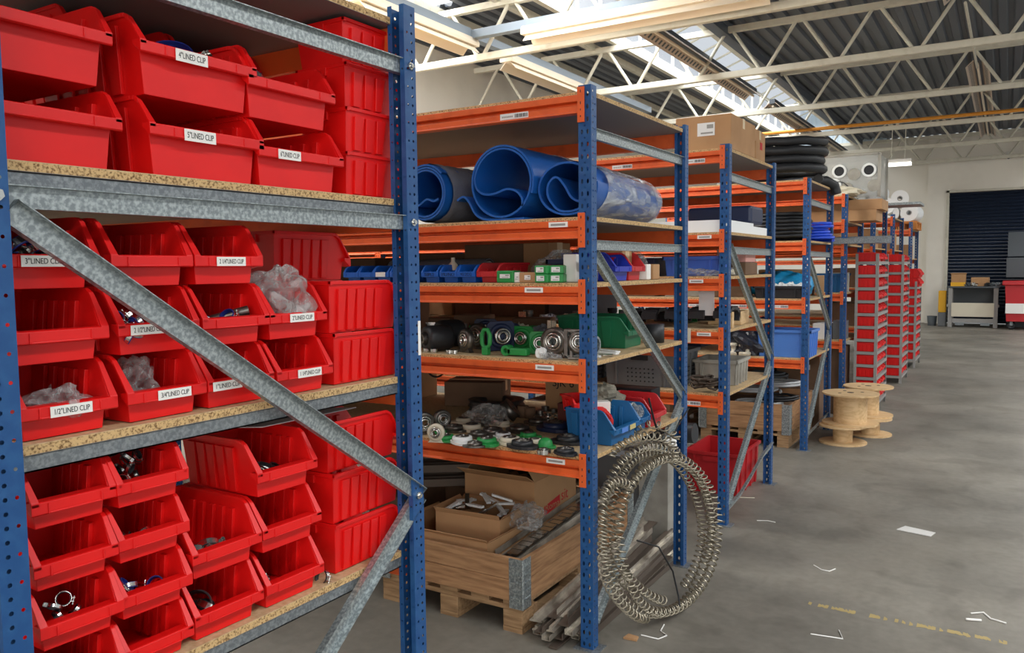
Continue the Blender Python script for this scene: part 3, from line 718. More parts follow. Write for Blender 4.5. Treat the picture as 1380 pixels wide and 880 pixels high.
def crate(lab, c, d, m, rz=0, style='solid', group=None, name='plastic_crate', card=None):
    w, l, h = d; t = thing(name, lab, 'crate', T(*c, rz=rz), group); mb = MB(); k = .004; tp = .94
    for s in (-1, 1):
        mb.slab([(s*w/2*tp, -l/2*tp, 0), (s*w/2*tp, l/2*tp, 0), (s*w/2, l/2, h), (s*w/2, -l/2, h)], (-s*k, 0, 0))
        mb.slab([(-w/2*tp, s*l/2*tp, 0), (w/2*tp, s*l/2*tp, 0), (w/2, s*l/2, h), (-w/2, s*l/2, h)], (0, -s*k, 0))
        for u in (-.36, -.12, .12, .36) if l > .3 else (-.3, .3):
            mb.slab([(s*(w/2*tp+.012), u*l-.008, .0), (s*(w/2*tp+.012), u*l+.008, 0), (s*(w/2+.010), u*l+.008, h-.02), (s*(w/2+.010), u*l-.008, h-.02)], (-s*.014, 0, 0))
        for u in (-.33, .33): mb.slab([(u*w-.008, s*(l/2*tp+.012), .0), (u*w+.008, s*(l/2*tp+.012), 0), (u*w+.008, s*(l/2+.010), h-.02), (u*w-.008, s*(l/2+.010), h-.02)], (0, -s*.014, 0))
    mb.box((-w/2*tp, -l/2*tp, 0), (w/2*tp, l/2*tp, .005))
    mk('crate_body', mb, m, t)
    rm = MB()
    for s in (-1, 1): rm.box((-w/2-.014, s*l/2-(.014 if s < 0 else .0), h-.022), (w/2+.014, s*l/2+(.014 if s > 0 else 0), h)); rm.box((s*w/2-(.014 if s < 0 else 0), -l/2-.014, h-.022), (s*w/2+(.014 if s > 0 else 0), l/2+.014, h))
    mk('rim', rm, m, t, None, .002)
    if style in ('vented', 'handled'):
        hm = MB().box((-.06, -l/2-.013, h-.062), (.06, -l/2-.009, h-.03)); mk('hand_hold', hm, INK if style == 'vented' else m, t)
    if style == 'vented':
        vm = MB()
        for r in range(4):
            for q in range(7): vm.cbox((-.09+q*.03, -l/2*(tp+.045*r/4)-.0035, .03+r*.028), (.008, .004, .008))
            for q in range(3): vm.box((w/2*.985, -l/2*.85+q*l*.3, .03+r*.028), (w/2*.992, -l/2*.85+q*l*.3+l*.22, .036+r*.028))
        tag(mk('vent_holes', vm, INK, t), kind='stuff')
    return t
def bag(lab, c, d, seed, m=BAG, rough=.25, rz=0, name='plastic_bag', cat='bag', group=None):
    return tag(mk(name, MB().blob((0, 0, d[2]*.36), d, seed, rough, 0, 14), m, None, T(*c, rz=rz)), lab, cat, group)
BEAR = {}
def bearing(lab, c, hm, style='pillow', R=.05, rz=0, lay=False, rx=0, group='bearings on the second rack'):
    """pillow block standing (axis along Y) or flange unit lying flat (axis up)"""
    key = (style, R, hm.name)
    if key in BEAR:
        t = copy_tree(BEAR[key])
    else:
        t = thing('bearing_unit', '', 'bearing', None, group); mb = MB(); n = 22
        if style == 'pillow':
            A = Matrix.Translation((0, 0, R*1.15)) @ Matrix.Rotation(math.pi/2, 4, 'X')
            mb.lathe([(R*.62, -R*.34), (R, -R*.30), (R, R*.30), (R*.62, R*.34)], n, 0, A, True)
            mb.prism([(-R*.8, R*.12), (-R*.45, R*.75), (R*.45, R*.75), (R*.8, R*.12), (R*1.0, .0), (-R*1.0, 0)], 'Y', -R*.26, R*.26)
        elif style == 'takeup':
            A = Matrix.Translation((0, 0, R*1.5)) @ Matrix.Rotation(math.pi/2, 4, 'X')
            mb.lathe([(R*.62, -R*.34), (R*1.0, -R*.30), (R*1.0, R*.30), (R*.62, R*.34)], n, 0, A, True)
            for s in (-1, 1):
                mb.box((s*R*1.15-R*.16, -R*.3, R*.3), (s*R*1.15+R*.16, R*.3, R*2.6)); mb.box((s*R*.7-R*.12, -R*.25, 0), (s*R*.7+R*.12, R*.25, R*.8))
            mb.box((-R*1.2, -R*.25, R*2.35), (R*1.2, R*.25, R*2.6)); mb.box((-R*1.0, -R*.3, 0), (R*1.0, R*.3, R*.22))
        elif style == 'flange4':
            A = Matrix.Translation((0, 0, R*1.15)) @ Matrix.Rotation(math.pi/2, 4, 'X')
            q = R*1.1
            mb.prism([(-q, R*.25), (-q*.8, 0.02*R), (q*.8, .02*R), (q, R*.25), (q, R*2.05), (q*.8, R*2.28), (-q*.8, R*2.28), (-q, R*2.05)], 'Y', R*.12, R*.4)
            mb.lathe([(R*.62, -R*.38), (R*.92, -R*.3), (R*.98, R*.0), (R*.62, R*.0)], n, 0, A, True)
        else:
            A = Matrix.Translation((0, 0, 0))
            k = 16; pts = []
            for j in range(k):
                a = 2*math.pi*j/k; pts.append((R*1.55*math.copysign(abs(math.cos(a))**.9, math.cos(a)), R*1.02*math.sin(a)))
            mb.prism(pts, 'Z', 0, R*.26)
            mb.lathe([(R*.55, R*.2), (R*.98, R*.2), (R*.9, R*.62), (R*.55, R*.66)], n, 0, A, True)
        mk('housing', mb, hm, t, None, .0015)
        ins = MB()
        if style == 'flat':
            A2 = Matrix.Translation((0, 0, R*.30)); zt = R*.46
        else:
            A2 = A; zt = R*.5
        ins.lathe([(R*.28, -R*.2), (R*.42, -R*.2), (R*.42, zt), (R*.28, zt)], n, 0, A2, True)
        ins.lathe([(R*.50, -R*.2), (R*.63, -R*.2), (R*.63, R*.40), (R*.50, R*.40)], n, 0, A2, True)
        mk('bearing_insert', ins, DSTEEL if style == 'flat' else STEEL, t)
        mk('seal', MB().lathe([(R*.40, R*.0), (R*.52, R*.0), (R*.52, R*.28), (R*.40, R*.30)], n, 0, A2, True), BLACK, t)
        BEAR[key] = proto(t)
    t['label'] = lab; t['group'] = group
    t.matrix_local = T(c[0], c[1], c[2], rz=rz, rx=rx)
    return t
def roll_profile(pts, th):
    """band of thickness th along a 2D path"""
    n = len(pts); L = []; Rr = []
    for i in range(n):
        a = Vector(pts[max(i-1, 0)]); b = Vector(pts[min(i+1, n-1)]); d = (b-a).normalized(); nn = Vector((-d.y, d.x))*th/2
        p = Vector(pts[i]); L.append(p+nn); Rr.append(p-nn)
    return L, Rr
def spline(pts, n=8):
    out = []
    for i in range(len(pts)-1):
        p0, p1, p2, p3 = [Vector(pts[max(0, min(len(pts)-1, i+k))]) for k in (-1, 0, 1, 2)]
        for j in range(n):
            t = j/n
            out.append(.5*((2*p1)+(p2-p0)*t+(2*p0-5*p1+4*p2-p3)*t*t+(3*p1-p0-3*p2+p3)*t*t*t))
    out.append(Vector(pts[-1])); return out
def belt_roll(lab, c, R, L, inner, rz=0, ry=0, tilt=0, film=None, turns=2.0, start=-30, sx=1.0, band=True):
    t = thing('belt_roll', lab, 'belt roll', T(*c, rz=rz) @ Matrix.Rotation(tilt, 4, 'Y'), 'rolled blue belts')
    path = []; n = int(abs(turns)*36)
    for k in range(n+1):
        a = math.radians(start) + 2*math.pi*turns*k/n; r = R - .012*abs(turns)*k/n
        path.append((r*math.cos(a)*sx, r*math.sin(a)))
    rin = R-.012*abs(turns)
    path += [tuple(p) for p in spline([path[-1]] + [(x*rin, y*rin) for x, y in inner], 8)][1:]
    l, r = roll_profile(path, .009); mb = MB(); m = len(l)
    vs = [(p.x, 0, p.y) for p in l] + [(p.x, 0, p.y) for p in r] + [(p.x, L, p.y) for p in l] + [(p.x, L, p.y) for p in r]
    fs = []
    for i in range(m-1): fs += [(i, i+1, 2*m+i+1, 2*m+i), (m+i+1, m+i, 3*m+i, 3*m+i+1)]
    mb.add(vs, fs, 0, True); mb.add(vs, [(i+1, i, m+i, m+i+1) for i in range(m-1)] + [(2*m+i, 2*m+i+1, 3*m+i+1, 3*m+i) for i in range(m-1)] + [(0, m, 3*m, 2*m), (m-1, 3*m-1, 4*m-1, 2*m-1)][:0] , 0, False)
    mk('belt', mb, BELT, t)
    if film:
        a0, a1, m2 = film; fm = MB(); nseg = 26; N = 40; vs = []
        rnd = random.Random(3)
        for j in range(nseg+1):
            y = a0+(a1-a0)*j/nseg
            for k in range(N):
                a = 2*math.pi*k/N; rr = R+.007+.003*math.sin(a*3+y*60)+rnd.uniform(-.0015, .0015)
                vs.append((rr*math.cos(a)*sx, y, rr*math.sin(a)))
        fm.add(vs, [(j*N+k, j*N+(k+1) % N, (j+1)*N+(k+1) % N, (j+1)*N+k) for j in range(nseg) for k in range(N)], 0, True)
        mk('film_wrap', fm, m2, t)
    elif band:
        mk('film_wrap', MB().lathe([(R+.004, 0), (R+.0065, 0), (R+.0065, .05), (R+.004, .05)], 40, 0, T(0, .45, 0) @ Matrix.Rotation(-math.pi/2, 4, 'X'), True), FILM, t)
    return t
def coil(lab, c, R, r, n, m, seed=0, rx=0, ry=0, flat=1.0, jit=.03, name='hose_coil', cat='coil', group='coiled hoses and cables', rise=None):
    rnd = random.Random(seed); pts = []; per = 28
    zz = 0
    amp = [rnd.uniform(-jit, jit) for _ in range(n+2)]
    for k in range(n*per+1):
        a = 2*math.pi*k/per; f = k/per; i = int(f); u = f-i
        rr = R + amp[i]*(1-u)+amp[i+1]*u
        pts.append((rr*math.cos(a), rr*math.sin(a)*flat, r + f*(rise or 2*r*.95) + rnd.uniform(-1, 1)*r*.15))
    return tag(mk(name, MB().tube(pts, r, 8), m, None, T(*c, rx=rx, ry=ry)), lab, cat, group)
def pallet(lab, c, w=.8, l=1.2, rz=0, group='wooden pallets', m=WOOD):
    """w along local X, l along local Y, c: middle of the base"""
    t = thing('wooden_pallet', lab, 'pallet', T(*c, rz=rz), group)
    n = 5
    for k in range(n):
        x = -w/2+.05+(w-.1)*k/(n-1); mk('deck_board', MB().box((x-.05 if k else x-.05, -l/2, .122), (x+.05, l/2, .144)), m, t, None, .002)
    for y in (-l/2+.05, 0, l/2-.05): mk('cross_board', MB().box((-w/2, y-.05, .1), (w/2, y+.05, .122)), m, t, None, .002)
    for x in (-w/2+.05, 0, w/2-.05):
        mk('bottom_board', MB().box((x-.05, -l/2, 0), (x+.05, l/2, .022)), m, t)
        for y in (-l/2+.07, 0, l/2-.07): mk('block', MB().box((x-.05, y-.07, .022), (x+.05, y+.07, .1)), m, t, None, .003)
    return t
def collar(lab, c, w=.8, l=1.2, rz=0, h=.195, group='pallet collars'):
    t = thing('pallet_collar', lab, 'pallet collar', T(*c, rz=rz), group)
    for s in (-1, 1):
        mk('side_board', MB().box((s*w/2-.011, -l/2, 0), (s*w/2+.011, l/2, h*.495)).box((s*w/2-.011, -l/2, h*.505), (s*w/2+.011, l/2, h)), WOODX, t, None, .0015)
        mk('side_board', MB().box((-w/2, s*l/2-.011, 0), (w/2, s*l/2+.011, h*.495)).box((-w/2, s*l/2-.011, h*.505), (w/2, s*l/2+.011, h)), WOODX, t, None, .0015)
    for sx in (-1, 1):
        for sy in (-1, 1):
            mb = MB()
            X, Y = sx*(w/2+.012), sy*(l/2+.012)
            mb.box((min(X, X-sx*.07), min(Y, Y+sy*.002), -.03), (max(X, X-sx*.07), max(Y, Y+sy*.002), h+.002)); mb.box((min(X, X+sx*.002), min(Y, Y-sy*.07), -.03), (max(X, X+sx*.002), max(Y, Y-sy*.07), h+.002))
            for k in range(5):
                z = .015+k*.036
                mb.cbox((X-sx*.035, Y+sy*.004, z), (.05, .006, .012)); mb.cbox((X+sx*.004, Y-sy*.035, z), (.006, .05, .012))
            mb.cyl((X, Y, -.02), (X, Y, h), .008, 8)
            mk('corner_hinge', mb, GALV, t)
    return t
def profile_bar(lab, p, q, kind, wd, m, group, roll=0):
    p, q = Vector(p), Vector(q); d = q-p; L = d.length
    pr = {'U': [(-wd/2, 0), (wd/2, 0), (wd/2, wd*.6), (wd/2-.003, wd*.6), (wd/2-.003, .003), (-wd/2+.003, .003), (-wd/2+.003, wd*.6), (-wd/2, wd*.6)],
          'L': [(-wd/2, 0), (wd/2, 0), (wd/2, .003), (-wd/2+.003, .003), (-wd/2+.003, wd*.7), (-wd/2, wd*.7)],
          'F': [(-wd/2, 0), (wd/2, 0), (wd/2, .008), (-wd/2, .008)],
          'T': [(-wd/2, 0), (wd/2, 0), (wd/2, .006), (.006, .012), (.006, wd*.6), (-.006, wd*.6), (-.006, .012), (-wd/2, .006)]}[kind]
    yaw = math.atan2(d.y, d.x); pit = -math.asin(d.z/L)
    M = Matrix.Translation(p) @ Matrix.Rotation(yaw, 4, 'Z') @ Matrix.Rotation(pit, 4, 'Y') @ Matrix.Rotation(roll, 4, 'X')
    return tag(mk('metal_profile', MB().prism(pr, 'X', 0, L), m, None, M), lab, 'metal profile', group)
def reel(lab, c, R, r, h, holes=True, t=.014):
    o = thing('cable_reel', lab, 'cable reel', T(*c), 'plywood cable reels')
    mk('drum', MB().lathe([(r, t), (r, h-t)], 32), PLY, o)
    for z in (0, h-t):
        mk('flange', MB().lathe([(.03, z), (R, z), (R, z+t), (.03, z+t)], 44, 0, None, True, False), PLY, o)
    hm = MB().cyl((0, 0, h-.002), (0, 0, h+.0008), .03, 16)
    for a in (.6, 2.2, 3.9): hm.cyl((R*.45*math.cos(a), R*.45*math.sin(a), h), (R*.45*math.cos(a), R*.45*math.sin(a), h+.0008), .016, 12)
    mk('hub_holes', hm, INK, o)
    return o
# ------------------------------------------------------------------ second rack: belt rolls
zb = SH[1]
belt_roll('largest blue belt roll, unwrapped, standing in the middle of its shelf', (-1.915, 3.06, zb+.168), .162, .95,
          [(-.97, .0), (-.87, -.2), (-.62, -.34), (-.24, -.33), (.18, -.22), (.5, -.29), (.71, -.5), (.74, -.76)], turns=1.53, start=-20)
belt_roll('blue belt roll in clear film by the upright, at the right of the three', (-1.612, 3.10, zb+.129), .116, 1.0,
          [(-.55, -.80), (-.86, -.35), (-.88, .1), (-.66, .42), (-.4, .43), (-.1, .08), (.17, -.37), (.46, -.57), (.75, -.60)], turns=-1.32, start=10, sx=1.18, film=(.12, 1.0, FILM), rz=.10)
belt_roll('blue belt roll wrapped in grey film, at the left of the three', (-2.33, 3.05, zb+.1435), .130, .95,
          [(-.8, -.5), (-.4, -.55), (.1, -.3), (.5, -.4), (.8, -.3)], turns=2.45, start=40, film=(.04, .95, GREYFILM), rz=-.05)
tag(mk('belt_strip', MB().slab([(p.x, 3.06, p.y) for p in roll_profile(spline([(-2.155, zb+.10), (-2.12, zb+.115), (-2.09, zb+.09), (-2.05, zb+.03), (-1.98, zb+.006), (-1.80, zb+.006)], 6), .009)[0]] +
       [(p.x, 3.06, p.y) for p in roll_profile(spline([(-2.155, zb+.10), (-2.12, zb+.115), (-2.09, zb+.09), (-2.05, zb+.03), (-1.98, zb+.006), (-1.80, zb+.006)], 6), .009)[1]][::-1], (0, .9, 0)), BELT), 'curled blue belt end under the largest belt roll', 'belt')

# ------------------------------------------------------------------ second rack: eye-level shelf
z3 = SH[2]
def X3(px, Y=3.12): return P(px, 385, 'Y', Y).x
bb = (.20, .098, .082, .05, 3)
for k, (a, b) in enumerate([(462, 484), (484, 503), (503, 524), (524, 548), (566, 592), (592, 616), (616, 640)]):
    o = rbin('S', (X3(a, 3.05)+X3(b, 3.05))/2, 3.05, z3, 'small bright blue bin on the eye-level shelf, %s from the left' % ORD[k], -math.pi/2, 'small blue bins on the eye-level shelf', BLUEB, dims=bb)
    if k in (4, 5, 6): text(['50PL2', 'MU/NO', 'M12D2'][k-4], .022, o, at(FACE_X, .0012, 0, .036), INK)
    if k == 2:
        c = mk('label_card', MB().box((.0022, -.03, .028), (.0034, .03, .05)), WHITE, o)
rbin('S', (X3(641, 3.05)+X3(672, 3.05))/2, 3.05, z3, 'small red bin among the blue ones on the eye-level shelf', -math.pi/2-.12, 'small bins on the eye-level shelf', RED2, dims=(.24, .125, .088, .05, 3))
tubebit('pipe_ring', (X3(659, 3.17), 3.17, z3+.075), (X3(659, 3.2)+.004, 3.20, z3+.082), .022, DSTEEL, 'grey ring lying in the small red bin on the eye-level shelf', 'ring')
tag(mk('bottle', MB().lathe([(.024, 0), (.024, .075), (.010, .09), (.010, .11)], 14), CREAM, None, T(X3(611, 3.16), 3.16, z3+.006)), 'small cream bottle standing in a blue bin on the eye-level shelf', 'bottle')
carton('green carton at the front edge of the eye-level shelf', (X3(685, 3.06), 3.065, z3), (.085, .07, .052), .05, m=GREEN, tape=False, label=(.0, .028, .05, .018, 'Y'))
carton('blue and white carton between the green carton and the tan one', (X3(701, 3.07), 3.075, z3), (.03, .07, .045), 0, m=WHITE, tape=False, label=(.0, .02, .018, .018, 'Y'))
carton('tan carton beside the blue and white carton on the eye-level shelf', (X3(716, 3.06), 3.065, z3), (.085, .07, .044), -.03, m=CARD, tape=False, label=(.0, .022, .03, .02, 'Y'))
for k, (dx, y, dzz, r) in enumerate([(735, 3.05, 0, .05), (735, 3.055, .037, 0), (752, 3.08, 0, .3), (752, 3.085, .037, .35)]):
    carton('green and white bearing carton, %s' % ['front of the lower pair', 'front of the upper pair', 'rear of the lower pair', 'rear of the upper pair'][k], (X3(dx, y), y, z3+dzz), (.062, .08, .036), r, m=GREEN, tape=False, label=(-.004, .018, .036, .022, 'Y'), group='green bearing cartons')
bag('crumpled clear bag behind the green and white bearing cartons', (X3(752, 3.3), 3.30, z3), (.22, .22, .15), 11)
crate('dark blue crate behind the front upright on the eye-level shelf', (X3(775, 3.3), 3.28, z3), (.13, .2, .10), NAVY)
carton('brown cardboard box at the back of the eye-level shelf', (X3(690, 3.8), 3.80, z3), (.42, .3, .19), .04, m=CARDD)
carton('smaller cardboard box at the back of the eye-level shelf, further right', (X3(735, 3.7), 3.72, z3), (.16, .2, .19), -.1, m=CARD)
tag(mk('film_roll', MB().cyl((-3.0, 3.62, z3+.06), (-2.32, 3.58, z3+.06), .055, 18), GREYFILM), 'long grey film roll lying behind the small blue bins', 'roll')
carton('old cardboard box behind the grey film roll', (-2.75, 3.95, z3), (.6, .3, .15), 0, m=CARDD)
# right of the front upright
rbin('M', -1.49, 3.43, z3, 'violet-blue bin by the upright on the eye-level shelf', .0, 'bins at the rack end, eye level', VIOLET, dims=(.28, .20, .13, .066, 4))
rbin('M', -1.49, 3.60, z3, 'red bin beside the violet-blue one on the eye-level shelf', .02, 'bins at the rack end, eye level', RED2, dims=(.30, .17, .13, .066, 4))
carton('cardboard box inside the red bin at eye level', (-1.62, 3.60, z3+.012), (.14, .12, .135), .02)
carton('white carton at the shelf edge beyond the red bin', (-1.52, 3.74, z3), (.05, .05, .075), 0, m=WHITE, tape=False)
carton('tan carton at the shelf edge beyond the white one', (-1.55, 3.85, z3), (.10, .10, .075), .05, tape=False)
carton('red and white carton behind the front upright', (-1.62, 3.16, z3), (.06, .06, .12), .15, m=WHITE, tape=False)
tag(mk('plastic_cup', MB().lathe([(.022, 0), (.03, .08), (.028, .08), (.02, .003)], 16), BAG, None, T(-1.54, 3.2, z3)), 'clear plastic cup next to the violet-blue bin', 'cup')
bag('clear bag behind the violet-blue and red bins', (-1.75, 3.58, z3), (.16, .2, .2), 14)
bag('clear bag hanging open beyond the tan carton at eye level', (-1.72, 4.0, z3), (.2, .14, .17), 15)

# ------------------------------------------------------------------ second rack: bearing shelf
z4 = SH[3]
def I4x(px, Y): return P(px, 470, 'Y', Y).x
for px, Y, hm, st, R, rz, lab in [
    (628, 3.14, DSTEEL, 'pillow', .050, -.35, 'grey pillow block bearing at the left of the bearing shelf'),
    (645, 3.30, DSTEEL, 'pillow', .058, -.2, 'dark pillow block bearing behind the small grey one'),
    (676, 3.26, NAVY, 'flange4', .062, .9, 'navy square-flanged bearing behind the green link'),
    (703, 3.34, GREEN, 'flange4', .050, .1, 'green square-flanged bearing without its insert, rear of the green ones'),
    (728, 3.20, GREEN, 'flange4', .046, .35, 'green flanged bearing leaning by the big grey one'),
    (748, 3.12, DSTEEL, 'pillow', .062, .1, 'big grey pillow block bearing in the middle of the bearing shelf'),
    (764, 3.26, DSTEEL, 'pillow', .055, .1, 'grey pillow block bearing behind the big grey one'),
    (781, 3.10, DSTEEL, 'takeup', .050, .25, 'grey take-up bearing in its frame beside the front upright'),
    (690, 3.50, NAVY, 'pillow', .055, .8, 'navy pillow block deep in the bearing shelf'),
    (655, 3.60, NAVY, 'flange4', .055, .6, 'navy flanged bearing deep in the bearing shelf, left')]:
    bearing(lab, (I4x(px, Y), Y, z4), hm, st, R, rz)
for k, (px, Y, R) in enumerate([(594, 3.15, .062), (610, 3.35, .068)]):
    t = thing('roller_hub', ['black roller hub at the left end of the bearing shelf', 'black roller hub behind the first one'][k], 'roller', T(I4x(px, Y), Y, z4+R, rz=-.5))
    mk('hub_body', MB().lathe([(R*.5, -.05), (R*.9, -.05), (R, -.03), (R, .06), (R*.9, .08), (R*.5, .08)], 26, 0, T(rx=math.pi/2) @ T(0, 0, .0), True), BLACKP, t)
    mk('shaft_sleeve', MB().ring(R*.22, R*.4, -.06, .1, 20, 0, T(rx=math.pi/2)), DSTEEL, t); mk('seal', MB().ring(R*.4, R*.52, -.05, .06, 20, 0, T(rx=math.pi/2)), BLACK, t)
# green eye link
t = thing('eye_link', 'green painted eye link standing upright on the bearing shelf', 'link', T(I4x(655, 3.08), 3.08, z4))
pts = [(0, -.024, .05), (0, -.026, .09), (0, -.012, .115), (0, .012, .115), (0, .026, .09), (0, .024, .05), (0, .012, .034), (0, -.012, .034)]
mk('eye', MB().tube([(a*0, b, c) for a, b, c in spline3(pts)] if False else pts, .010, 8, True), GREEN, t, T(rz=math.pi/2-.2)); mk('foot', MB().box((-.016, -.014, 0), (.016, .014, .034)), GREEN, t, None, .003)
t = thing('yoke_end', 'green yoke end lying on the bearing shelf below the flanged bearing', 'link', T(I4x(700, 3.12), 3.10, z4))
mk('arm', MB().box((-.045, -.02, .004), (.06, .02, .036)), GREEN, t, None, .006); mk('eye', MB().ring(.011, .024, -.02, .02, 20, 0, T(-.05, 0, .024, rx=math.pi/2)), GREEN, t)
for k, (px, Y) in enumerate([(575, 3.08), (585, 3.07), (606, 3.06), (613, 3.06)]):
    tag(mk('steel_collar', MB().ring(.008, .017, 0, .016, 16), STEEL, None, T(I4x(px, Y), Y, z4, rx=0)), 'small steel collar at the front of the bearing shelf, %s from the left' % ORD[k], 'collar', 'steel collars')
bag('clear bag of parts at the far left of the bearing shelf', (I4x(573, 3.25), 3.25, z4), (.1, .12, .07), 21)
bag('clear bag lying flat before the big grey bearing', (I4x(742, 3.05), 3.055, z4), (.10, .05, .03), 22)
bag('small white bag leaning in front of the green flanged bearing', (I4x(730, 3.08), 3.08, z4), (.05, .04, .05), 23, WHITEP)
# stuff further back on the bearing shelf, against the rear beam
for k, (px, Y, d, m, lab) in enumerate([(600, 3.95, (.16, .12, .10), CARDD, 'small dark box at the back of the bearing shelf, left'), (640, 4.0, (.2, .15, .12), CARDD, 'dark box at the back of the bearing shelf'),
                                         (680, 3.98, (.18, .15, .08), CARD, 'flat cardboard box at the back of the bearing shelf'), (720, 4.0, (.22, .16, .11), CARDD, 'dark box at the back of the bearing shelf, right')]):
    carton(lab, (I4x(px, Y), Y, z4), d, .1*k, m=m, tape=False)
for k, (px, Y, s) in enumerate([(700, 3.7, 31), (730, 3.65, 32), (765, 3.7, 33)]):
    bag('crumpled cream packet behind the bearings, %s from the left' % ORD[k], (I4x(px, Y), Y, z4), (.16, .12, .10), s, [CREAM, GREYFILM, CREAM][k], .3, group='packets behind the bearings')
for k in range(2): tag(mk('steel_bracket', MB().box((0, 0, 0), (.022, .004, .14)).box((0, 0, 0), (.022, .05, .004)), STEEL, None, T(I4x(735+k*6, 3.4), 3.42, z4)), 'upright steel bracket behind the bearings, %s' % ['left', 'right'][k], 'bracket', 'steel brackets')
# right of the front upright on the bearing shelf
for k, (x, y, zz) in enumerate([(-1.56, 3.20, 0), (-1.56, 3.285, 0)]):
    t = thing('aluminium_tube', 'short aluminium tube lying on the bearing shelf, %s of the two' % ['nearer', 'farther'][k], 'tube', T(x, y, z4+.045), 'aluminium tubes')
    mk('tube', MB().ring(.030, .040, -.22, .0, 24, 0, T(rz=.0, ry=math.pi/2-.0, x=0)), GALV, t); mk('plate', MB().box((-.20, -.03, .032), (-.04, .03, .044)), GALV, t)
rbin('L', -1.545, 3.72, z4, 'dark green bin standing at the end of the bearing shelf', .05, 'bins at the rack end', GREENP, dims=(.38, .26, .155, .085, 4))
tag(mk('rubber_cylinder', MB().lathe([(.02, 0), (.05, 0), (.05, .095), (.02, .095)], 26), BLACKP, None, T(-1.56, 3.98, z4)), 'black rubber cylinder beyond the dark green bin', 'cylinder')
for k, (y, l_) in enumerate([(3.16, .16), (3.24, .2), (3.34, .18), (3.42, .14)]):
    tag(mk('plastic_strip', MB().box((-l_/2, -.015, 0), (l_/2, .015, .008)), [WHITEP, STEEL, WHITEP, WHITEP][k], None, T(-1.58, y+.02, z4+.0, rz=.5-.3*k)), 'pale strip lying before the aluminium tubes, %s along the shelf edge' % ORD[k], 'strip', 'pale strips')
bag('clear bag lying in front of the aluminium tubes', (-1.53, 3.12, z4), (.09, .07, .035), 25)

# ------------------------------------------------------------------ second rack: flange bearings on the low shelf
z5 = SH[4]
fl = [(600, 594, GREEN, .034, 'green flange bearing at the front left of the low shelf'), (623, 597, WHITEP, .038, 'white flange bearing at the front of the low shelf'), (612, 581, DSTEEL, .036, 'grey flange bearing behind the front green one'),
      (636, 580, CREAM, .038, 'cream flange bearing in the second line of the low shelf'), (645, 589, DSTEEL, .034, 'grey flange bearing between white and green ones'), (656, 599, GREEN, .037, 'green flange bearing in the middle of the low shelf front'),
      (664, 586, DSTEEL, .040, 'large grey flange bearing behind the middle green one'), (687, 598, CREAM, .038, 'cream flange bearing beside the black one at the front'), (700, 582, DSTEEL, .040, 'dark flange bearing in the second line'),
      (704, 603, BLACKP, .040, 'black flange bearing at the front of the low shelf'), (712, 590, GREEN, .032, 'green flange bearing behind the black one'), (762, 612, BLACKP, .032, 'small black flange bearing beside the front upright'),
      (748, 580, NAVY, .050, 'large navy flange bearing right of the middle'), (765, 597, BLACKP, .042, 'black flange bearing by the navy one'), (777, 590, BLACKP, .038, 'black flange bearing tipped against the others', ), (790, 588, DSTEEL, .036, 'grey flange bearing behind the front upright'),
      (676, 574, CREAM, .034, 'cream flange bearing at the back of the group'), (650, 572, DSTEEL, .036, 'dark flange bearing at the back left of the group'), (725, 572, DSTEEL, .04, 'grey flange bearing at the back of the group, right'),
      (588, 583, GREEN, .03, 'green flange bearing behind the cream pillow block'), (625, 570, CREAM, .034, 'cream flange bearing far back on the left of the low shelf'), (640, 602, DSTEEL, .028, 'small grey flange bearing at the very front edge'), (678, 590, WHITEP, .030, 'white flange bearing in the middle of the group'), (720, 598, CREAM, .028, 'small cream flange bearing left of the green domed one')]
for k, (px, py, hm, R, lab) in enumerate(fl):
    p = S2(px, py, 4); bearing(lab, (p.x, p.y, z5), hm, 'flat', R*1.3, random.uniform(-.6, .6))
p = S2(735, 603, 4)
t = thing('bearing_unit', 'green domed flange bearing with a closed cap', 'bearing', T(p.x, p.y, z5), 'bearings on the second rack')
mk('housing', MB().prism([(.052*math.cos(a*.4189), .036*math.sin(a*.4189)) for a in range(15)], 'Z', 0, .010), GREEN, t, None, .002); mk('cap', MB().lathe([(.034, .01), (.03, .03), (.016, .042), (.0, .045)], 22), GREEN, t)
p = S2(733, 611, 4)
t = thing('ball_bearing', 'bare steel ball bearing lying by the green domed one', 'bearing', T(p.x, p.y, z5)); mk('outer_race', MB().ring(.024, .031, 0, .018, 26), STEEL, t); mk('inner_race', MB().ring(.011, .016, 0, .024, 22), STEEL, t); mk('seal', MB().ring(.016, .024, .003, .014, 22), DSTEEL, t)
for k, (px, py, R, hm) in enumerate([(588, 596, .040, CREAM), (572, 585, .050, DSTEEL), (596, 578, .045, DSTEEL)]):
    p = S2(px, py, 4); bearing(['cream pillow block standing at the left end of the low shelf', 'grey pillow block by the first rack upright on the low shelf', 'dark pillow block behind the cream one'][k], (p.x, p.y, z5), hm, 'pillow', R, [.3, .9, 1.0][k])
p = S2(640, 577, 4); bag('clear bag of parts standing behind the flange bearings', (p.x, p.y+.12, z5), (.22, .16, .11), 27)
p = S2(668, 574, 4); tag(mk('pulley_disc', MB().lathe([(.012, -.02), (.06, -.02), (.052, 0), (.06, .02), (.012, .02)], 26, 0, T(ry=.9, rz=.4), True), DSTEEL, None, T(p.x, p.y+.14, z5+.06)), 'grey grooved pulley leaning behind the bag of parts', 'pulley')
carton('open dark cardboard box at the back left of the low shelf', (S2(607, 553, 4).x, 3.95, z5), (.34, .26, .14), .35, m=CARDD)
tag(mk('cable_ring', MB().tube([(.055*math.cos(a*.2094), 0, .055*math.sin(a*.2094)) for a in range(30)], .006, 8, True), BLACK, None, T(-2.92, 3.9, z5+.20, rz=.3)), 'black ring standing on the dark cardboard box', 'ring')
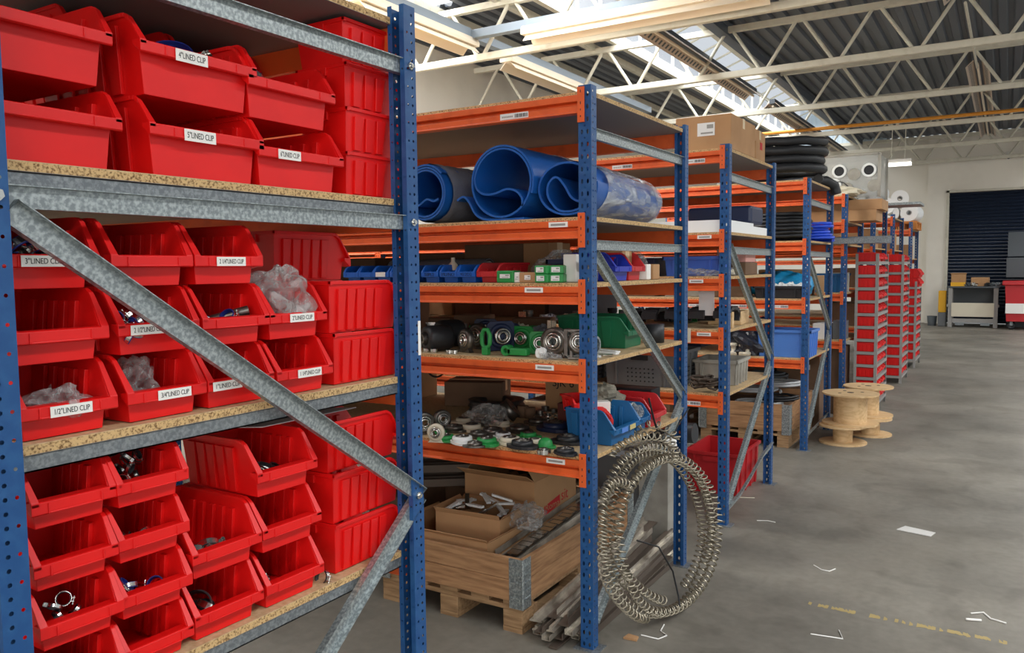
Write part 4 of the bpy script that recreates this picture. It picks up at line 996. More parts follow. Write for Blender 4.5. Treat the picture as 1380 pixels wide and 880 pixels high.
t = thing('v_belt_pulley', 'black grooved pulley lying deep in the low shelf', 'pulley', T(S2(671, 551, 4).x, 3.82, z5))
mk('rim', MB().lathe([(.09, 0), (.16, 0), (.15, .014), (.16, .028), (.15, .042), (.16, .058), (.1, .058), (.09, .03)], 40, 0, None, True), BLACKP, t); mk('hub', MB().ring(.03, .095, .01, .035, 30), BLACKP, t)
for k, (px, py, d, m) in enumerate([(705, 562, (.05, .05, .06), DSTEEL), (714, 563, (.04, .05, .055), CREAM)]):
    p = S2(px, py, 4); tag(mk('bush', MB().lathe([(.012, 0), (.03, 0), (.03, d[2]), (.012, d[2])], 20), [CARDD, CARDD][k], None, T(p.x, p.y, z5)), 'brown bush standing in the dark of the low shelf, %s' % ['left', 'right'][k], 'bush', 'brown bushes')
for k, (px, py) in enumerate([(728, 563), (738, 566), (746, 561), (752, 568), (735, 557), (745, 573)]):
    p = S2(px, py, 4); tag(mk('steel_flange', MB().ring(.012, .04, 0, .022, 22).ring(.012, .022, .022, .04, 16), STEEL if k % 2 else DSTEEL, None, T(p.x, p.y, z5)), 'loose steel flange at the back of the low shelf, %s from the left' % ORD[k], 'flange', 'loose steel flanges')
t = carton('pale carton with black handwriting, upright at the back of the low shelf', (S2(778, 552, 4).x, 3.95, z5), (.22, .2, .27), .02, m=CARD, tape=False)
text('SJK 6', .062, t, at(FACE_Y, .0, -.102, .17), INK, 1.0)
carton('red-brown box below the carton with handwriting', (S2(770, 577, 4).x, 3.62, z5), (.16, .16, .12), 0, m=mat('brown_carton', (96, 44, 34), .8), tape=False)
# petrol blue bins at the rack end
o = rbin('L', -1.455, 3.39, z5, 'large petrol blue bin at the end of the low shelf', .0, 'petrol blue bins', TEAL, dims=(.25, .30, .16, .075, 3))
for k in range(2): mk('label_card', MB().box((.0022, -.075+.09*k, .050), (.0034, -.01+.09*k, .072)), [LBLUE, mat('yellowed_card', (196, 180, 120), .6)][k], o)
rbin('M', -1.47, 3.635, z5, 'small petrol blue bin beside the large one', .0, 'petrol blue bins', TEAL, dims=(.24, .135, .13, .070, 3))
rbin('M', -1.46, 3.80, z5, 'red bin beside the small petrol blue bin on the low shelf', .0, 'bins at the rack end, low shelf', RED2, dims=(.26, .185, .15, .07, 4))
rbin('S', -1.52, 3.36, z5+.06, 'tiny red bin lying inside the large petrol blue bin', .5, 'tiny red bins in the petrol blue bin', RED, dims=(.14, .11, .09, .05, 3))
rbin('S', -1.63, 3.30, z5+.125, 'tiny red bin on the left rim of the large petrol blue bin', -.6, 'tiny red bins in the petrol blue bin', RED, dims=(.14, .11, .08, .05, 3))
carton('small white and red carton in the large petrol blue bin', (-1.60, 3.42, z5+.09), (.07, .06, .08), .6, m=WHITE, tape=False)
bag('grey bag heaped over the petrol blue bins', (-1.66, 3.56, z5+.12), (.16, .26, .12), 41, mat('grey_cloth', (126, 122, 108), .8, bump=.4))
bag('clear bag of washers in the small petrol blue bin', (-1.53, 3.63, z5+.05), (.08, .10, .09), 42)
for k, (yy) in enumerate([3.30, 3.40]):
    c = MB().box((0, -.045, 0), (.0015, .045, .055)); o = tag(mk('label_card', c, [LBLUE, CREAM][k], None, T(-1.524, yy+.02, z5+.058-.052)), '%s label card on the front of the large petrol blue bin' % ['pale blue', 'yellowish'][k], 'label') if False else None
tag(mk('cable_tie', MB().tube(spline([(-1.6, 3.72, .99), (-1.5, 3.70, .99), (-1.455, 3.63, .82), (-1.43, 3.66, .62)], 6) if False else [(-1.44, 3.6, 1.0), (-1.435, 3.66, .88), (-1.43, 3.72, .78), (-1.42, 3.78, .72)], .005, 6), BLACK), 'thin black cable hanging over the low shelf edge', 'cable')
t = carton('dark box behind the red bin on the low shelf', (-1.72, 4.03, z5), (.3, .12, .15), 0, m=BLACKP, tape=False)

# ------------------------------------------------------------------ second rack: pallet, collar and what is in it
PX, PY = -2.195, 3.60
pallet('wooden pallet under the second rack', (PX, PY, 0)); collar('wooden pallet collar with steel corners on the pallet under the second rack', (PX, PY, .146))
zc = .147
carton('open low cardboard box in the pallet collar, with torn edge', (-2.29, 3.25, zc), (.56, .40, .215), .0, True, flap=.05)
carton('smaller open cardboard box full of foil strips', (-2.22, 3.31, zc+.008), (.36, .25, .27), .06, True, flap=.12, m=CARD)
for k in range(16):
    a = random.uniform(0, 3.1); x, y = -2.22+random.uniform(-.13, .13), 3.31+random.uniform(-.08, .08)
    tag(mk('foil_strip', MB().box((-.055, -.011, 0), (.055, .011, .010)), [WHITEP, STEEL, WHITEP][k % 3], None, T(x, y, zc+.262+.004*k, rz=a, ry=random.uniform(-.5, .5))), 'loose silvery strip heaped in the smaller open cardboard box', 'strip', 'silvery strips in the cardboard box')
bag('clear bag on the right of the box of silvery strips', (-1.975, 3.36, zc+.21), (.16, .2, .13), 51)
t = carton('tall open cardboard box with red print on its side', (-2.215, 3.71, zc), (.42, .46, .40), -.0, True, flap=.35, inward=True)
mk('red_print_patch', MB().slab([(.2125, -.13, .20), (.2125, .04, .225), (.2125, .04, .275), (.2125, -.13, .25)], (.0008, 0, 0)), REDINK, t); text('Roma', .046, t, at(FACE_X, .2137, -.045, .237), CARD, fit=.15); text('sit', .085, t, at(FACE_X, .2125, .095, .262), REDINK)
for k in range(3): profile_bar('dark strip poking out of the tall cardboard box, %s' % ORD[k], (-2.30+.06*k, 3.75, zc+.36), (-2.06+.05*k, 3.6, zc+.45), 'L', .03, DSTEEL, 'strips in the tall cardboard box', .5*k)
DARKST = mat('dark_steel_profile', (104, 92, 82), .4, .35); BRONZE = mat('stainless_profile', (206, 198, 182), .25, .45, noise=(9, (134, 124, 112), .35, .7))
k = 0
for r in range(3):
    for c in range(5):
        x = -1.862 - .0475*c; z = zc+.07+.035*r + .012*(c % 2)
        profile_bar('steel conveyor profile in the pallet collar, layer %s, %s from the outer side' % (ORD[2-r], ORD[c]), (x-.004*r, 3.04+.02*c, z-.01), (x-.004*r, 4.12, z+.06), 'U' if (c+r) % 2 else 'L', .044, BRONZE if (r+c) % 3 else DARKST, 'steel profiles in the pallet collar', [0, .3, -.2][r])
for s in range(14):
    tag(mk('chain_plate', MB().box((-.028, -.022, 0), (.028, .022, .006)), STEEL, None, T(-1.89-.01*(s % 2), 3.10+.05*s, zc+.178+.0035*s, rx=.06)), 'bright chain plate lying on the steel profiles, %s' % (ORD[s] + ' from the front' if s < 12 else ['second last', 'last'][s-12]), 'chain plate', 'bright chain plates')
# dark rails stacked on the left
for k in range(9):
    r, c = divmod(k, 3)
    profile_bar('long dark rail stacked behind the pallet collar, row %s, %s' % (ORD[2-r], ['left', 'middle', 'right'][c]), (-3.1, 3.55+.1*c+.05*r, .36+.075*r), (-2.52, 3.80+.1*c, .40+.08*r), 'U', .07, DARKST, 'dark rails behind the pallet collar', .1*c)
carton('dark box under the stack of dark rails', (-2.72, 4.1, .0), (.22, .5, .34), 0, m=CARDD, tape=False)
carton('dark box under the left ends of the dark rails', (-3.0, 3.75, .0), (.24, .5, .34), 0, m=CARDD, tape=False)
# steel profiles lying on the floor beside the pallet
rnd = random.Random(5)
for k in range(22):
    r, c = divmod(k, 6)
    y0 = 2.98 + rnd.uniform(-.04, .10); x0 = -1.735 + .0415*c + .008*r; x1 = -1.752+.046*c - .006*r
    L = rnd.uniform(1.0, 1.4)
    profile_bar('steel profile in the floor heap, %s layer down, %s from the pallet' % (ORD[3-r], ORD[c]), (x0, y0, .003+.029*r), (x1, y0+L, .006+.045*r), ['U', 'L', 'T', 'F'][k % 4], (.04 if r < 3 else .055), [BRONZE, DARKST, mat('pale_profile', (206, 200, 186), .4) if k == 5 else BRONZE, DARKST][k % 4], 'steel profiles heaped on the floor', 0)
# grey and black cases behind
carton('grey plastic case on the floor behind the steel profiles', (-1.95, 4.55, 0), (.3, .3, .5), 0, m=GREYPL, tape=False)
carton('pale grey box beside the grey plastic case', (-1.72, 4.50, 0), (.18, .26, .56), 0, m=STONE, tape=False)
tag(mk('pipe_roll', MB().cyl((-2.3, 4.62, .60), (-1.55, 4.60, .64), .06, 18), BLACKP), 'black tube lying across the cases behind the wire coil', 'tube')

# ------------------------------------------------------------------ big coil of spiral wire leaning on the rack end
t = thing('wire_coil', 'big ring of spiral steel wire leaning against the rack end', 'wire coil', T(-1.30, 3.49, .012))
def helix_ring(Ra, Rb, cz, cy, off, r, turns, ph, a0=0, a1=2*math.pi, lean=.16, wave=.02, seed=0):
    rr = random.Random(seed); p1, p2 = rr.uniform(0, 6), rr.uniform(0, 6); pts = []; n = int(turns*9)
    for k in range(n+1):
        u = k/n; a = a0+(a1-a0)*u; b = 2*math.pi*turns*u+ph
        ca, sa = math.cos(a), math.sin(a)
        R1 = Ra+wave*1.3*math.sin(3*a+p1); R2 = Rb+wave*math.sin(2*a+p2)
        nx = r*math.cos(b)
        y = cy + (R1+nx)*ca; z = cz + (R2+nx)*sa; x = off + r*math.sin(b)
        pts.append((x - lean*z + .10*ca, y, z))
    return pts
WIRE = mat('spiral_wire', (166, 158, 140), .32, .75)
for k, (Ra, Rb, bot, off, tn, a0, a1, wv) in enumerate([(.405, .375, .028, .02, 78, .3, 6.6, .012), (.365, .345, .034, .06, 74, -2.4, 3.9, .016), (.33, .325, .06, -.02, 66, -1.2, 3.9, .018), (.35, .30, .09, .04, 62, -.8, 4.4, .022)]):
    mk('spiral_wire', MB().tube(helix_ring(Ra, Rb, bot+Rb, .405-Ra, off, .0195, tn, k, a0, a1, wave=wv, seed=k+3), .0042, 5), WIRE, t)
mk('spiral_wire', MB().tube(helix_ring(.07, .27, .43, -.40, .05, .020, 34, 2, 1.3, 4.9, wave=.02, seed=12), .0042, 5), WIRE, t)
mk('spiral_wire', MB().tube(helix_ring(.13, .09, .76, -.12, .05, .0195, 16, 2, -.3, 2.9, wave=.01, seed=15), .0042, 5), WIRE, t)
mk('spiral_wire', MB().tube(helix_ring(.06, .05, .80, .12, .0, .0195, 9, 2, -.3, 3.4, wave=.01, seed=17), .0042, 5), WIRE, t)
mk('tie', MB().tube([(-.05, -.25, .42), (.0, -.12, .36), (.03, -.02, .22), (.05, .0, .10), (.06, -.01, .06)], .004, 6), BLACK, t)
mk('tie', MB().tube([(-.10, .30, .74), (-.08, .34, .82), (-.05, .42, .90)], .004, 6), BLACK, t)
mk('tag', MB().blob((-.09, .28, .74), (.05, .05, .06), 3, .2), WHITE, t)

# ------------------------------------------------------------------ third rack
p = P(910, 197, 'Y', 5.0); q = P(985, 193, 'Y', 5.0)
carton('big closed cardboard box on top of the third rack', ((p.x+q.x)/2-.0, 5.28, SH[0]), (q.x-p.x, .55, .215), 0, label=(.02, .13, .11, .08, 'Y'))
t = carton('cardboard box with torn side behind the big closed one', (-1.66, 5.80, SH[0]), (.32, .32, .215), .03)
mk('red_print_patch', MB().box((.1605, .0, .09), (.1612, .07, .14)), REDINK, t)
carton('low open cardboard box leaning in front of the torn one', (-1.58, 5.62, SH[0]), (.20, .02, .13), .45, tape=False)
carton('pink and white carton between the two boxes on the third rack', (-1.78, 5.62, SH[0]), (.22, .06, .26), 0, m=mat('pink_carton', (222, 176, 166), .7), tape=False, label=(.0, .23, .18, .05, 'Y'))
carton('flat carton far left on top of the third rack', (-2.75, 5.3, SH[0]), (.5, .4, .03), .1, m=CARD, tape=False)
bag('dark bundle on the top board seen under the second rack roof', (-3.1, 5.15, SH[0]), (.5, .3, .07), 61, DARKBAG)
tag(mk('foam_board', MB().box((-2.35, 4.99, SH[1]), (-1.49, 5.62, SH[1]+.075)), FOAM, None, None), 'thick white foam board on the third rack', 'board')
tag(mk('foam_board', MB().box((-2.1, 5.62, SH[1]), (-1.49, 5.98, SH[1]+.055)), FOAM, None, None), 'thinner white foam board behind the thick one', 'board')
tag(mk('folded_sheet', MB().box((-1.95, 5.60, SH[1]+.075), (-1.5, 5.92, SH[1]+.20)), NAVY, None, None, .02), 'folded navy sheet behind the white foam board', 'sheet')
p = P(943, 374, 'Y', 5.2); crate('blue crate at the left of the eye-level shelf, third rack', (p.x, 5.16, SH[2]), (.36, .25, .125), mat('crate_blue', (72, 112, 206), .45), 0, 'solid')
carton('dark navy box beside the blue crate', (p.x-.36, 5.16, SH[2]), (.22, .25, .12), 0, m=NAVY, tape=False)
bag('clear bag lying at the front of the blue crate shelf', (p.x+.05, 5.00, SH[2]), (.30, .10, .05), 66)
carton('dark box at the end of the eye-level shelf of the third rack', (-1.62, 5.62, SH[2]), (.24, .3, .085), 0, m=CARDD, tape=False)
bag('pale packet on the board end beside the dark box', (-1.55, 5.30, SH[2]), (.12, .22, .05), 67, CREAM)
carton('red and white carton on the dark box', (-1.60, 5.60, SH[2]+.086), (.2, .24, .09), 0, m=mat('pale_red_carton', (206, 150, 140), .7), tape=False)
for k in range(5):
    t = thing('drag_chain', 'black cable chain on the fourth board of the third rack, %s from the left' % ORD[k], 'chain', T(-2.16+.16*k, 5.10, SH[3]), 'black cable chains')
    for j in range(9):
        a = j*.42; mk('link', MB().box((-.05, -.022, -.010), (.05, .022, .010)), BLACKP, t, T(0, .075*math.cos(a-.4)*1.6+.02, .055+.045*math.sin(a-.4)+.006*k, rx=a+1.2))
for k in range(4):
    tag(mk('rubber_roller', MB().cyl((0, -.1, 0), (0, .1, 0), .038, 18), BLACK, None, T(-2.15+.11*k, 5.9, SH[3]+.039+.0)), 'black rubber roller at the back of the third rack, %s from the left' % ORD[k], 'roller', 'black rubber rollers')
t = carton('pale wooden block at the end of the third rack, fourth board', (-1.62, 5.50, SH[3]), (.22, .30, .09), .1, m=PLY, tape=False)
tag(mk('timber_offcut', MB().box((-.02, -.02, 0), (.02, .02, .10)), PLY, None, T(-1.50, 5.12, SH[3])), 'upright timber offcut at the end of the third rack', 'offcut')
tag(mk('hanging_tag', MB().box((-.018, -.001, -.09), (.018, .001, 0)), CREAM, None, T(P(927, 440, 'Y', 4.915).x, 4.918, 1.235)), 'cream paper tag hanging from the third rack beam', 'tag')
t = tag(mk('paper_sign', MB().box((-.05, -.001, -.08), (.05, .001, .08)), PAPER, None, T(-1.62, 5.02, SH[2]-.17)), 'white paper note hanging at the end of the third rack', 'paper')
# low board of the third rack
crate('grey vented crate on the low board of the third rack', (P(860, 528, 'Y', 5.0).x, 5.24, SH[4]), (.52, .42, .235), GREYPL, 0, 'vented')
crate('grey vented crate left of the first vented one', (P(860, 528, 'Y', 5.0).x-.64, 5.24, SH[4]), (.52, .42, .235), GREYPL, 0, 'vented')
for k in range(3): bag('dark bundle of parts in the grey vented crate, %s' % ORD[k], (P(860, 528, 'Y', 5.0).x-.15+.14*k, 5.2, SH[4]+.15), (.2, .25, .1), 70+k, DARKBAG, .35, group='bundles in the vented crate')
p = P(952, 528, 'Z', SH[4])
tag(mk('chain_heap', MB().tube([(.05*math.cos(a*.9)+.05*math.sin(a*.37), .06*math.sin(a*.9), .02+.025*abs(math.sin(a*.53))+a*.0006) for a in range(90)], .009, 6), mat('rusty_chain', (74, 62, 52), .6, .4)), 'small heap of brown chain on the low board of the third rack', 'chain').location = (p.x, p.y, SH[4])
p = P(925, 519, 'Z', SH[4]); 
tag(mk('spring', MB().tube([(.13*u/60-.06, .012*math.cos(u*.8), .013+.012*math.sin(u*.8)) for u in range(70)], .0025, 5), DSTEEL, None, T(p.x, p.y, SH[4])), 'stretched spring lying behind the heap of brown chain', 'spring')
crate('stone grey box on the end of the low board', (-1.66, 5.48, SH[4]), (.28, .34, .165), STONE, .04)
# floor under the third rack
crate('red crate with hand holds on the floor under the third rack', (-1.765, 5.88, .001), (.38, .56, .30), RED2, .0, 'handled')
carton('white plastic block pile behind the red crate', (-2.25, 6.0, 0), (.20, .3, .16), .1, m=WHITEP, tape=False)
carton('pale carton on top of the white block', (-2.25, 6.0, .161), (.26, .3, .08), -.05, m=STONE, tape=False)
pallet('wooden pallet left of the red crate', (-3.0, 5.55, 0)); 
tag(mk('rail', MB().box((-3.2, 5.0, .146), (-2.6, 5.2, .22)), DARKST), 'dark rail lying on the pallet left of the red crate', 'rail')
carton('dark cardboard box on the pallet left of the red crate', (-3.0, 5.70, .146), (.7, .6, .4), 0, m=CARDD)

# ------------------------------------------------------------------ fourth rack
coil('coil of thick black hose on top of the fourth rack', (-1.90, 7.80, SH4[0]+.008), .44, .042, 4, BLACK, 3, flat=.95, jit=.06)
tag(mk('hose_end', MB().tube([(-1.62, 8.1, SH4[0]+.05), (-1.5, 8.2, SH4[0]+.06), (-1.44, 8.3, SH4[0]+.02), (-1.42, 8.3, SH4[0]-.06)], .05, 10), BLACK), 'black hose end drooping over the fourth rack corner', 'hose')
coil('coil of black cable on the second board of the fourth rack', (-1.80, 7.62, SH4[1]), .26, .017, 7, BLACK, 5, jit=.03)
coil('coil of bright blue hose on the second board of the fourth rack', (-1.58, 8.06, SH4[1]), .16, .014, 6, BCABLE, 6, jit=.035)
crate('black basket of white parts on the fourth rack', (P(1049, 404, 'Y', 7.35).x, 7.475, SH4[2]), (.42, .25, .11), BLACKP, 0, 'solid')
for k in range(5): bag('white part heaped in the black basket, %s from the left' % ORD[k], (P(1049, 404, 'Y', 7.35).x-.16+.08*k, 7.475, SH4[2]+.05), (.10, .16, .09), 80+k, WHITEP, .35, group='white parts in the black basket')
tag(mk('sack', MB().blob((0, 0, .10), (.62, .5, .27), 4, .12, 0, 18), CYAN, None, T(-1.83, 7.90, SH4[2])), 'bright cyan sack lying on the fourth rack', 'sack')
carton('cardboard box behind the cyan sack', (-1.85, 8.22, SH4[2]), (.5, .2, .25), 0)
carton('upright cardboard box at the end of the fourth rack', (-1.53, 8.18, SH4[2]), (.07, .2, .19), .2)
crate('light blue tub on the low board of the fourth rack', (P(1055, 484, 'Y', 7.35).x, 7.535, SH4[3]), (.45, .36, .24), LBLUE, 0, 'solid')
bag('dark bag of fittings left of the light blue tub', (P(1003, 484, 'Y', 7.35).x, 7.5, SH4[3]), (.40, .4, .28), 91, DARKBAG)
bag('blue sheet crumpled behind the bag of fittings', (P(1000, 484, 'Y', 7.35).x, 7.8, SH4[3]), (.5, .3, .32), 92, NAVY)
for k in range(3): tag(mk('pipe_fitting', MB().lathe([(.018, 0), (.034, 0), (.034, .03), (.022, .035), (.022, .08), (.034, .085), (.034, .11), (.018, .11)], 16), CREAM, None, T(P([988, 1000, 1006][k], 480, 'Y', 7.33).x, 7.345, SH4[3]+.0)), 'cream pipe fitting before the dark bag, %s from the left' % ORD[k], 'fitting', 'cream pipe fittings')
coil('small coil of light blue hose beyond the light blue tub', (-1.70, 8.1, SH4[3]), .13, .012, 4, BCABLE, 9, jit=.03)
pallet('wooden pallet under the fourth rack', (-2.02, 7.85, 0), .8, 1.0); collar('wooden pallet collar on the pallet under the fourth rack', (-2.02, 7.85, .146), .8, 1.0, h=.24)
tag(mk('box_filler', MB().box((-2.39, 7.38, .147), (-1.65, 8.32, .30)), CARDD), 'brown lining inside the collar under the fourth rack', 'lining')
for k, (x, y, R, m) in enumerate([(-1.95, 7.62, .20, CABLE), (-1.80, 7.72, .17, BLACK), (-2.05, 7.85, .22, CABLE), (-1.85, 7.95, .19, CABLE), (-2.0, 8.1, .18, DGREY)]):
    coil('coil of cable heaped in the collar under the fourth rack, %s from the front' % ORD[k], (x, y, .302+.053*k), R, .0125, 2, m, 20+k, jit=.02)
carton('tall cardboard box with white labels under the fourth rack', (-1.78, 8.62, 0), (.42, .36, .72), 0, m=CARDD, label=(.05, .6, .14, .05, 'Y'))
carton('tall cardboard box left of the labelled one', (-2.25, 8.6, 0), (.4, .36, .70), 0, m=CARDD)
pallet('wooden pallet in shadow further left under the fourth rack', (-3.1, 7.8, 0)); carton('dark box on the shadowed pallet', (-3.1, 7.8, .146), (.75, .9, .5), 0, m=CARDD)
# third-board things of the fourth rack further left
for k in range(4): carton('mixed carton on the fourth rack behind the third, %s from the left' % ORD[k], (-3.6+.45*k, 7.75, SH4[2]), (.36, .3, .16+.03*(k % 2)), .1*k-.1, m=[CARD, CARDD, STONE, CARDD][k], tape=False)
for k in range(4): carton('carton on the upper board of the fourth rack, %s from the left' % ORD[k], (-3.8+.5*k, 7.8, SH4[1]), (.42, .4, .22), .04*k, m=[CARDD, CARD, NAVY, CARDD][k])
rbin('M', -2.4, 7.65, SH4[2]+.0, 'red open bin hanging back on the fourth rack', -math.pi/2, 'bins on the fourth rack', RED2)

# ------------------------------------------------------------------ fifth rack and beyond
for k, (z, lab) in enumerate([(2.085, 'lower'), (2.205, 'upper')]):
    carton('long cardboard box on the fifth rack, %s of the pair' % lab, (-2.15, 9.62, z), (1.9, .5, .118), 0, m=CARD, tape=False) if k == 0 else carton('long cardboard box on the fifth rack, upper of the pair', (-2.1, 9.66, 2.205), (1.9, .5, .11), 0, m=CARD, tape=False)
t = thing('clear_cover', 'clear acrylic cover with round black-rimmed holes on top of the fifth rack', 'cover', T(-1.90, 9.95, 2.356))
w_, h_ = 1.1, .46
mk('panels', MB().box((-w_, -.3, 0), (w_*.62, -.294, h_)).box((-w_, .294, 0), (w_*.62, .30, h_)).box((w_*.62, -.3, 0), (w_*.62+.006, .3, h_)).box((-w_, -.3, h_), (w_*.62, .3, h_+.006)), GLASS, t)
mk('frame', MB().box((w_*.62-.01, -.31, 0), (w_*.62+.02, -.285, h_+.01)).box((w_*.62-.01, .285, 0), (w_*.62+.02, .31, h_+.01)).box((-w_, -.31, h_-.005), (w_*.62, -.285, h_+.015)), STONE, t)
for k, (px, py) in enumerate([(1131, 231), (1171, 229), (1124, 250)]):
    p = P(px, py, 'Y', 9.64); o = mk('port_ring', MB().ring(.052, .074, -.012, .012, 30, 0, T(rx=math.pi/2)), WHITEP, t, T(p.x+1.90, -.305, p.z-2.356)); mk('port_opening', MB().cyl((0, 0, 0), (0, .02, 0), .053, 26), BLACK, o)
for k, (px, py) in enumerate([(1151, 235), (1141, 254), (1178, 250)]):
    p = P(px, py, 'Y', 9.66); mk('blank_cover', MB().cyl((0, -.004, 0), (0, .004, 0), .066, 28), STONE, t, T(p.x+1.90, -.302, p.z-2.356))
tag(mk('cable_loop', MB().tube([(-1.75+.014*k, 9.55, 2.40+.13*math.sin(k*.15)) for k in range(21)], .006, 6), BLACK), 'thin black cable looping in front of the clear cover', 'cable')
bag('white papers and scraps in front of the clear cover', (-1.60, 9.48, 2.356), (.5, .3, .12), 101, CREAM, .3)
crate('petrol blue crate on the fifth rack', (-1.75, 9.5, 1.3265), (.5, .36, .20), TEAL)
carton('picture-sized framed board leaning on the fifth rack', (-1.54, 9.36, 1.3265), (.17, .03, .21), 0, m=STONE, tape=False)
carton('white carton with red print on the fifth rack, low board', (-1.72, 9.4, .8165), (.16, .3, .17), 0, m=WHITE, tape=False)
carton('grey round-cornered tin beside the white carton with red print', (-1.54, 9.42, .8165), (.13, .2, .2), 0, m=GREYPL, tape=False)
carton('tall brown cardboard sheet stack under the fifth rack', (-1.75, 9.55, 0), (.5, .5, .72), 0, m=CARDD, tape=False)
for k in range(3): carton('carton on the eye-level board of the fifth rack, %s from the left' % ORD[k], (-3.1+.5*k, 9.55, 1.8415), (.4, .4, .14), .05*k, m=[CARD, CARDD, CARD][k])
for k in range(4): tag(mk('steel_section', MB().box((-2.6+.02*k, 9.15+.09*k, 1.842), (-1.05-.03*(k % 2), 9.21+.09*k, 1.90+.01*(k % 3))), GALVD), 'long grey steel section on the fifth rack, %s from the front' % ORD[k], 'steel section', 'grey steel sections')
for k in range(4): tag(mk('steel_section', MB().box((-2.6, 11.35+.1*k, 2.05-.03*k), (-1.0-.04*k, 11.42+.1*k, 2.11-.03*k)), GALVD), 'long grey steel section on the sixth rack, %s from the front' % ORD[k], 'steel section', 'grey steel sections on the sixth rack') if False else None
for k, (y, zz, m, lab) in enumerate([(11.7, 1.836, CARD, 'sixth'), (13.8, 1.836, CARD, 'seventh'), (16.4, 1.716, CARD, 'farthest')]):
    carton('cardboard box on the upper board of the %s rack' % lab, (-1.75, y, zz), (.5, .5, .25), 0, m=m)
    carton('dark cardboard box on the middle board of the %s rack' % lab, (-1.75, y, [1.326, 1.326, 1.216][k]), (.5, .5, .25), 0, m=CARDD)
    carton('second cardboard box on the upper board of the %s rack, further in' % lab, (-2.5, y, zz), (.6, .5, .3), 0, m=CARDD)
    carton('cardboard box low down on the %s rack' % lab, (-1.8, y, [.816, .816, .716][k]), (.55, .5, .3), 0, m=CARDD)
tag(mk('steel_plate', MB().box((-2.4, 11.33, 2.364), (-.95, 11.9, 2.395)), GALV), 'long pale steel plate jutting out on top of the sixth rack', 'plate')
# foam rolls and small pallet on the far racks
fr = [(-1.62, 11.75, .11, 2.40), (-1.86, 11.75, .11, 2.40), (-1.60, 13.5, .125, 2.372), (-1.86, 13.5, .125, 2.372), (-1.73, 13.5, .125, 2.592), (-2.0, 13.5, .12, 2.592),
      (-1.54, 16.25, .15, 2.386), (-1.85, 16.25, .15, 2.386), (-1.695, 16.25, .15, 2.648), (-1.62, 15.0, .0, 0)]
wh = ['nearest right', 'nearest left', 'middle pile, lower right', 'middle pile, lower left', 'middle pile, upper right', 'middle pile, upper left', 'on the small pallet, lower right', 'on the small pallet, lower left', 'on the small pallet, uppermost']
for k, (x, y, R, z) in enumerate(fr[:9]):
    t = thing('foam_roll', 'white foam roll piled on the far racks, %s' % wh[k], 'foam roll', T(x, y, z+R+.002, rz=.12*((k % 3)-1)), 'white foam rolls')
    mk('roll', MB().ring(R*.22, R, -.0, .45, 24, 0, T(rx=-math.pi/2)), FOAM, t); mk('core', MB().ring(R*.2, R*.3, -.004, .0, 16, 0, T(rx=-math.pi/2)), GREYP, t)
tag(mk('warning_light', MB().lathe([(.09, 0), (.085, .08), (.05, .14), (0, .16)], 20), mat('orange_red_plastic', (236, 66, 40), .4), None, T(-1.56, 12.30, 2.358)), 'round orange-red dome beside the foam rolls', 'dome')
pallet('small orange wooden pallet on top of the farthest rack', (-1.65, 16.6, 2.238), .5, .94, m=mat('orange_wood', (206, 130, 60), .7))

# ------------------------------------------------------------------ cable reels
reel('lower plywood cable reel nearest the aisle', (-1.245, 7.83, 0), .205, .085, .165)
reel('upper plywood cable reel standing on the lower one', (-1.20, 7.92, .166), .245, .145, .285)
reel('plywood cable reel standing behind the nearest pair', (-1.08, 8.33, 0), .19, .085, .165)
reel('plywood cable reel on top of the rear one', (-1.12, 8.44, .166), .225, .10, .285)

# ------------------------------------------------------------------ the far end
t = thing('workbench', 'grey steel bench with a cream front panel before the shutter', 'workbench', T(-.73, 23.55, 0))
for sx in (-1, 1):
    for y in (0, .6): mk('leg', MB().box((sx*.5-.05, y-.05, 0), (sx*.5+.05, y+.05, 1.0)), GREYP, t, None, .004)
mk('top', MB().box((-.58, -.08, 1.0), (.58, .7, 1.04)), DGREY, t); mk('front_panel', MB().box((-.47, -.075, .27), (.47, -.052, .62)), CREAM, t, None, .004)
mk('back_panel', MB().box((-.46, .55, .3), (.46, .57, 1.0)), DGREY, t); mk('lower_rail', MB().box((-.5, -.04, .12), (.5, .04, .22)), GREYP, t)
for sx in (-1, 1): mk('fork_pocket', MB().box((sx*.28-.1, -.05, .05), (sx*.28+.1, -.03, .12)), GALVD, t); mk('clamp', MB().box((sx*.55-.03, -.08, .52), (sx*.55+.03, .0, .58)), GREYP, t)
carton('open cardboard box with a yellow front on the steel bench', (-1.06, 23.7, 1.041), (.32, .3, .30), .0, True, flap=.2)
tag(mk('yellow_tray', MB().box((-1.23, 23.50, 1.041), (-.9, 23.54, 1.14)), YELLOW), 'yellow carton front before the open box on the bench', 'carton')
carton('plain cardboard box lying on the middle of the bench', (-.58, 23.7, 1.041), (.38, .3, .22), -.08)
for k, (x, m) in enumerate([(-.86, DGREY), (-.70, STEEL), (-.30, DGREY), (-.2, GALVD), (-.42, BLACKP)]):
    bag('oddment lying on the steel bench, %s from the left' % ORD[[0, 1, 3, 4, 2][k]], (x, 23.55, 1.041), (.14, .16, .10), 110+k, m, .35, cat='oddment', name='oddment', group='oddments on the bench')
t = thing('bollard', 'yellow bollard with a grey foot beside the shutter', 'bollard', T(-1.42, 23.75, 0)); mk('yellow_post', MB().box((-.09, -.09, .36), (.09, .09, .92)), YELLOW, t, None, .02); mk('foot', MB().box((-.095, -.095, 0), (.095, .095, .36)), GREYPL, t, None, .02)
tag(mk('bucket', MB().lathe([(.10, 0), (.12, .25), (.11, .25), (.095, .01), (.0, .01)], 22), DGREY, None, T(-1.66, 23.9, 0)), 'dark bucket on the floor beside the yellow bollard', 'bucket')
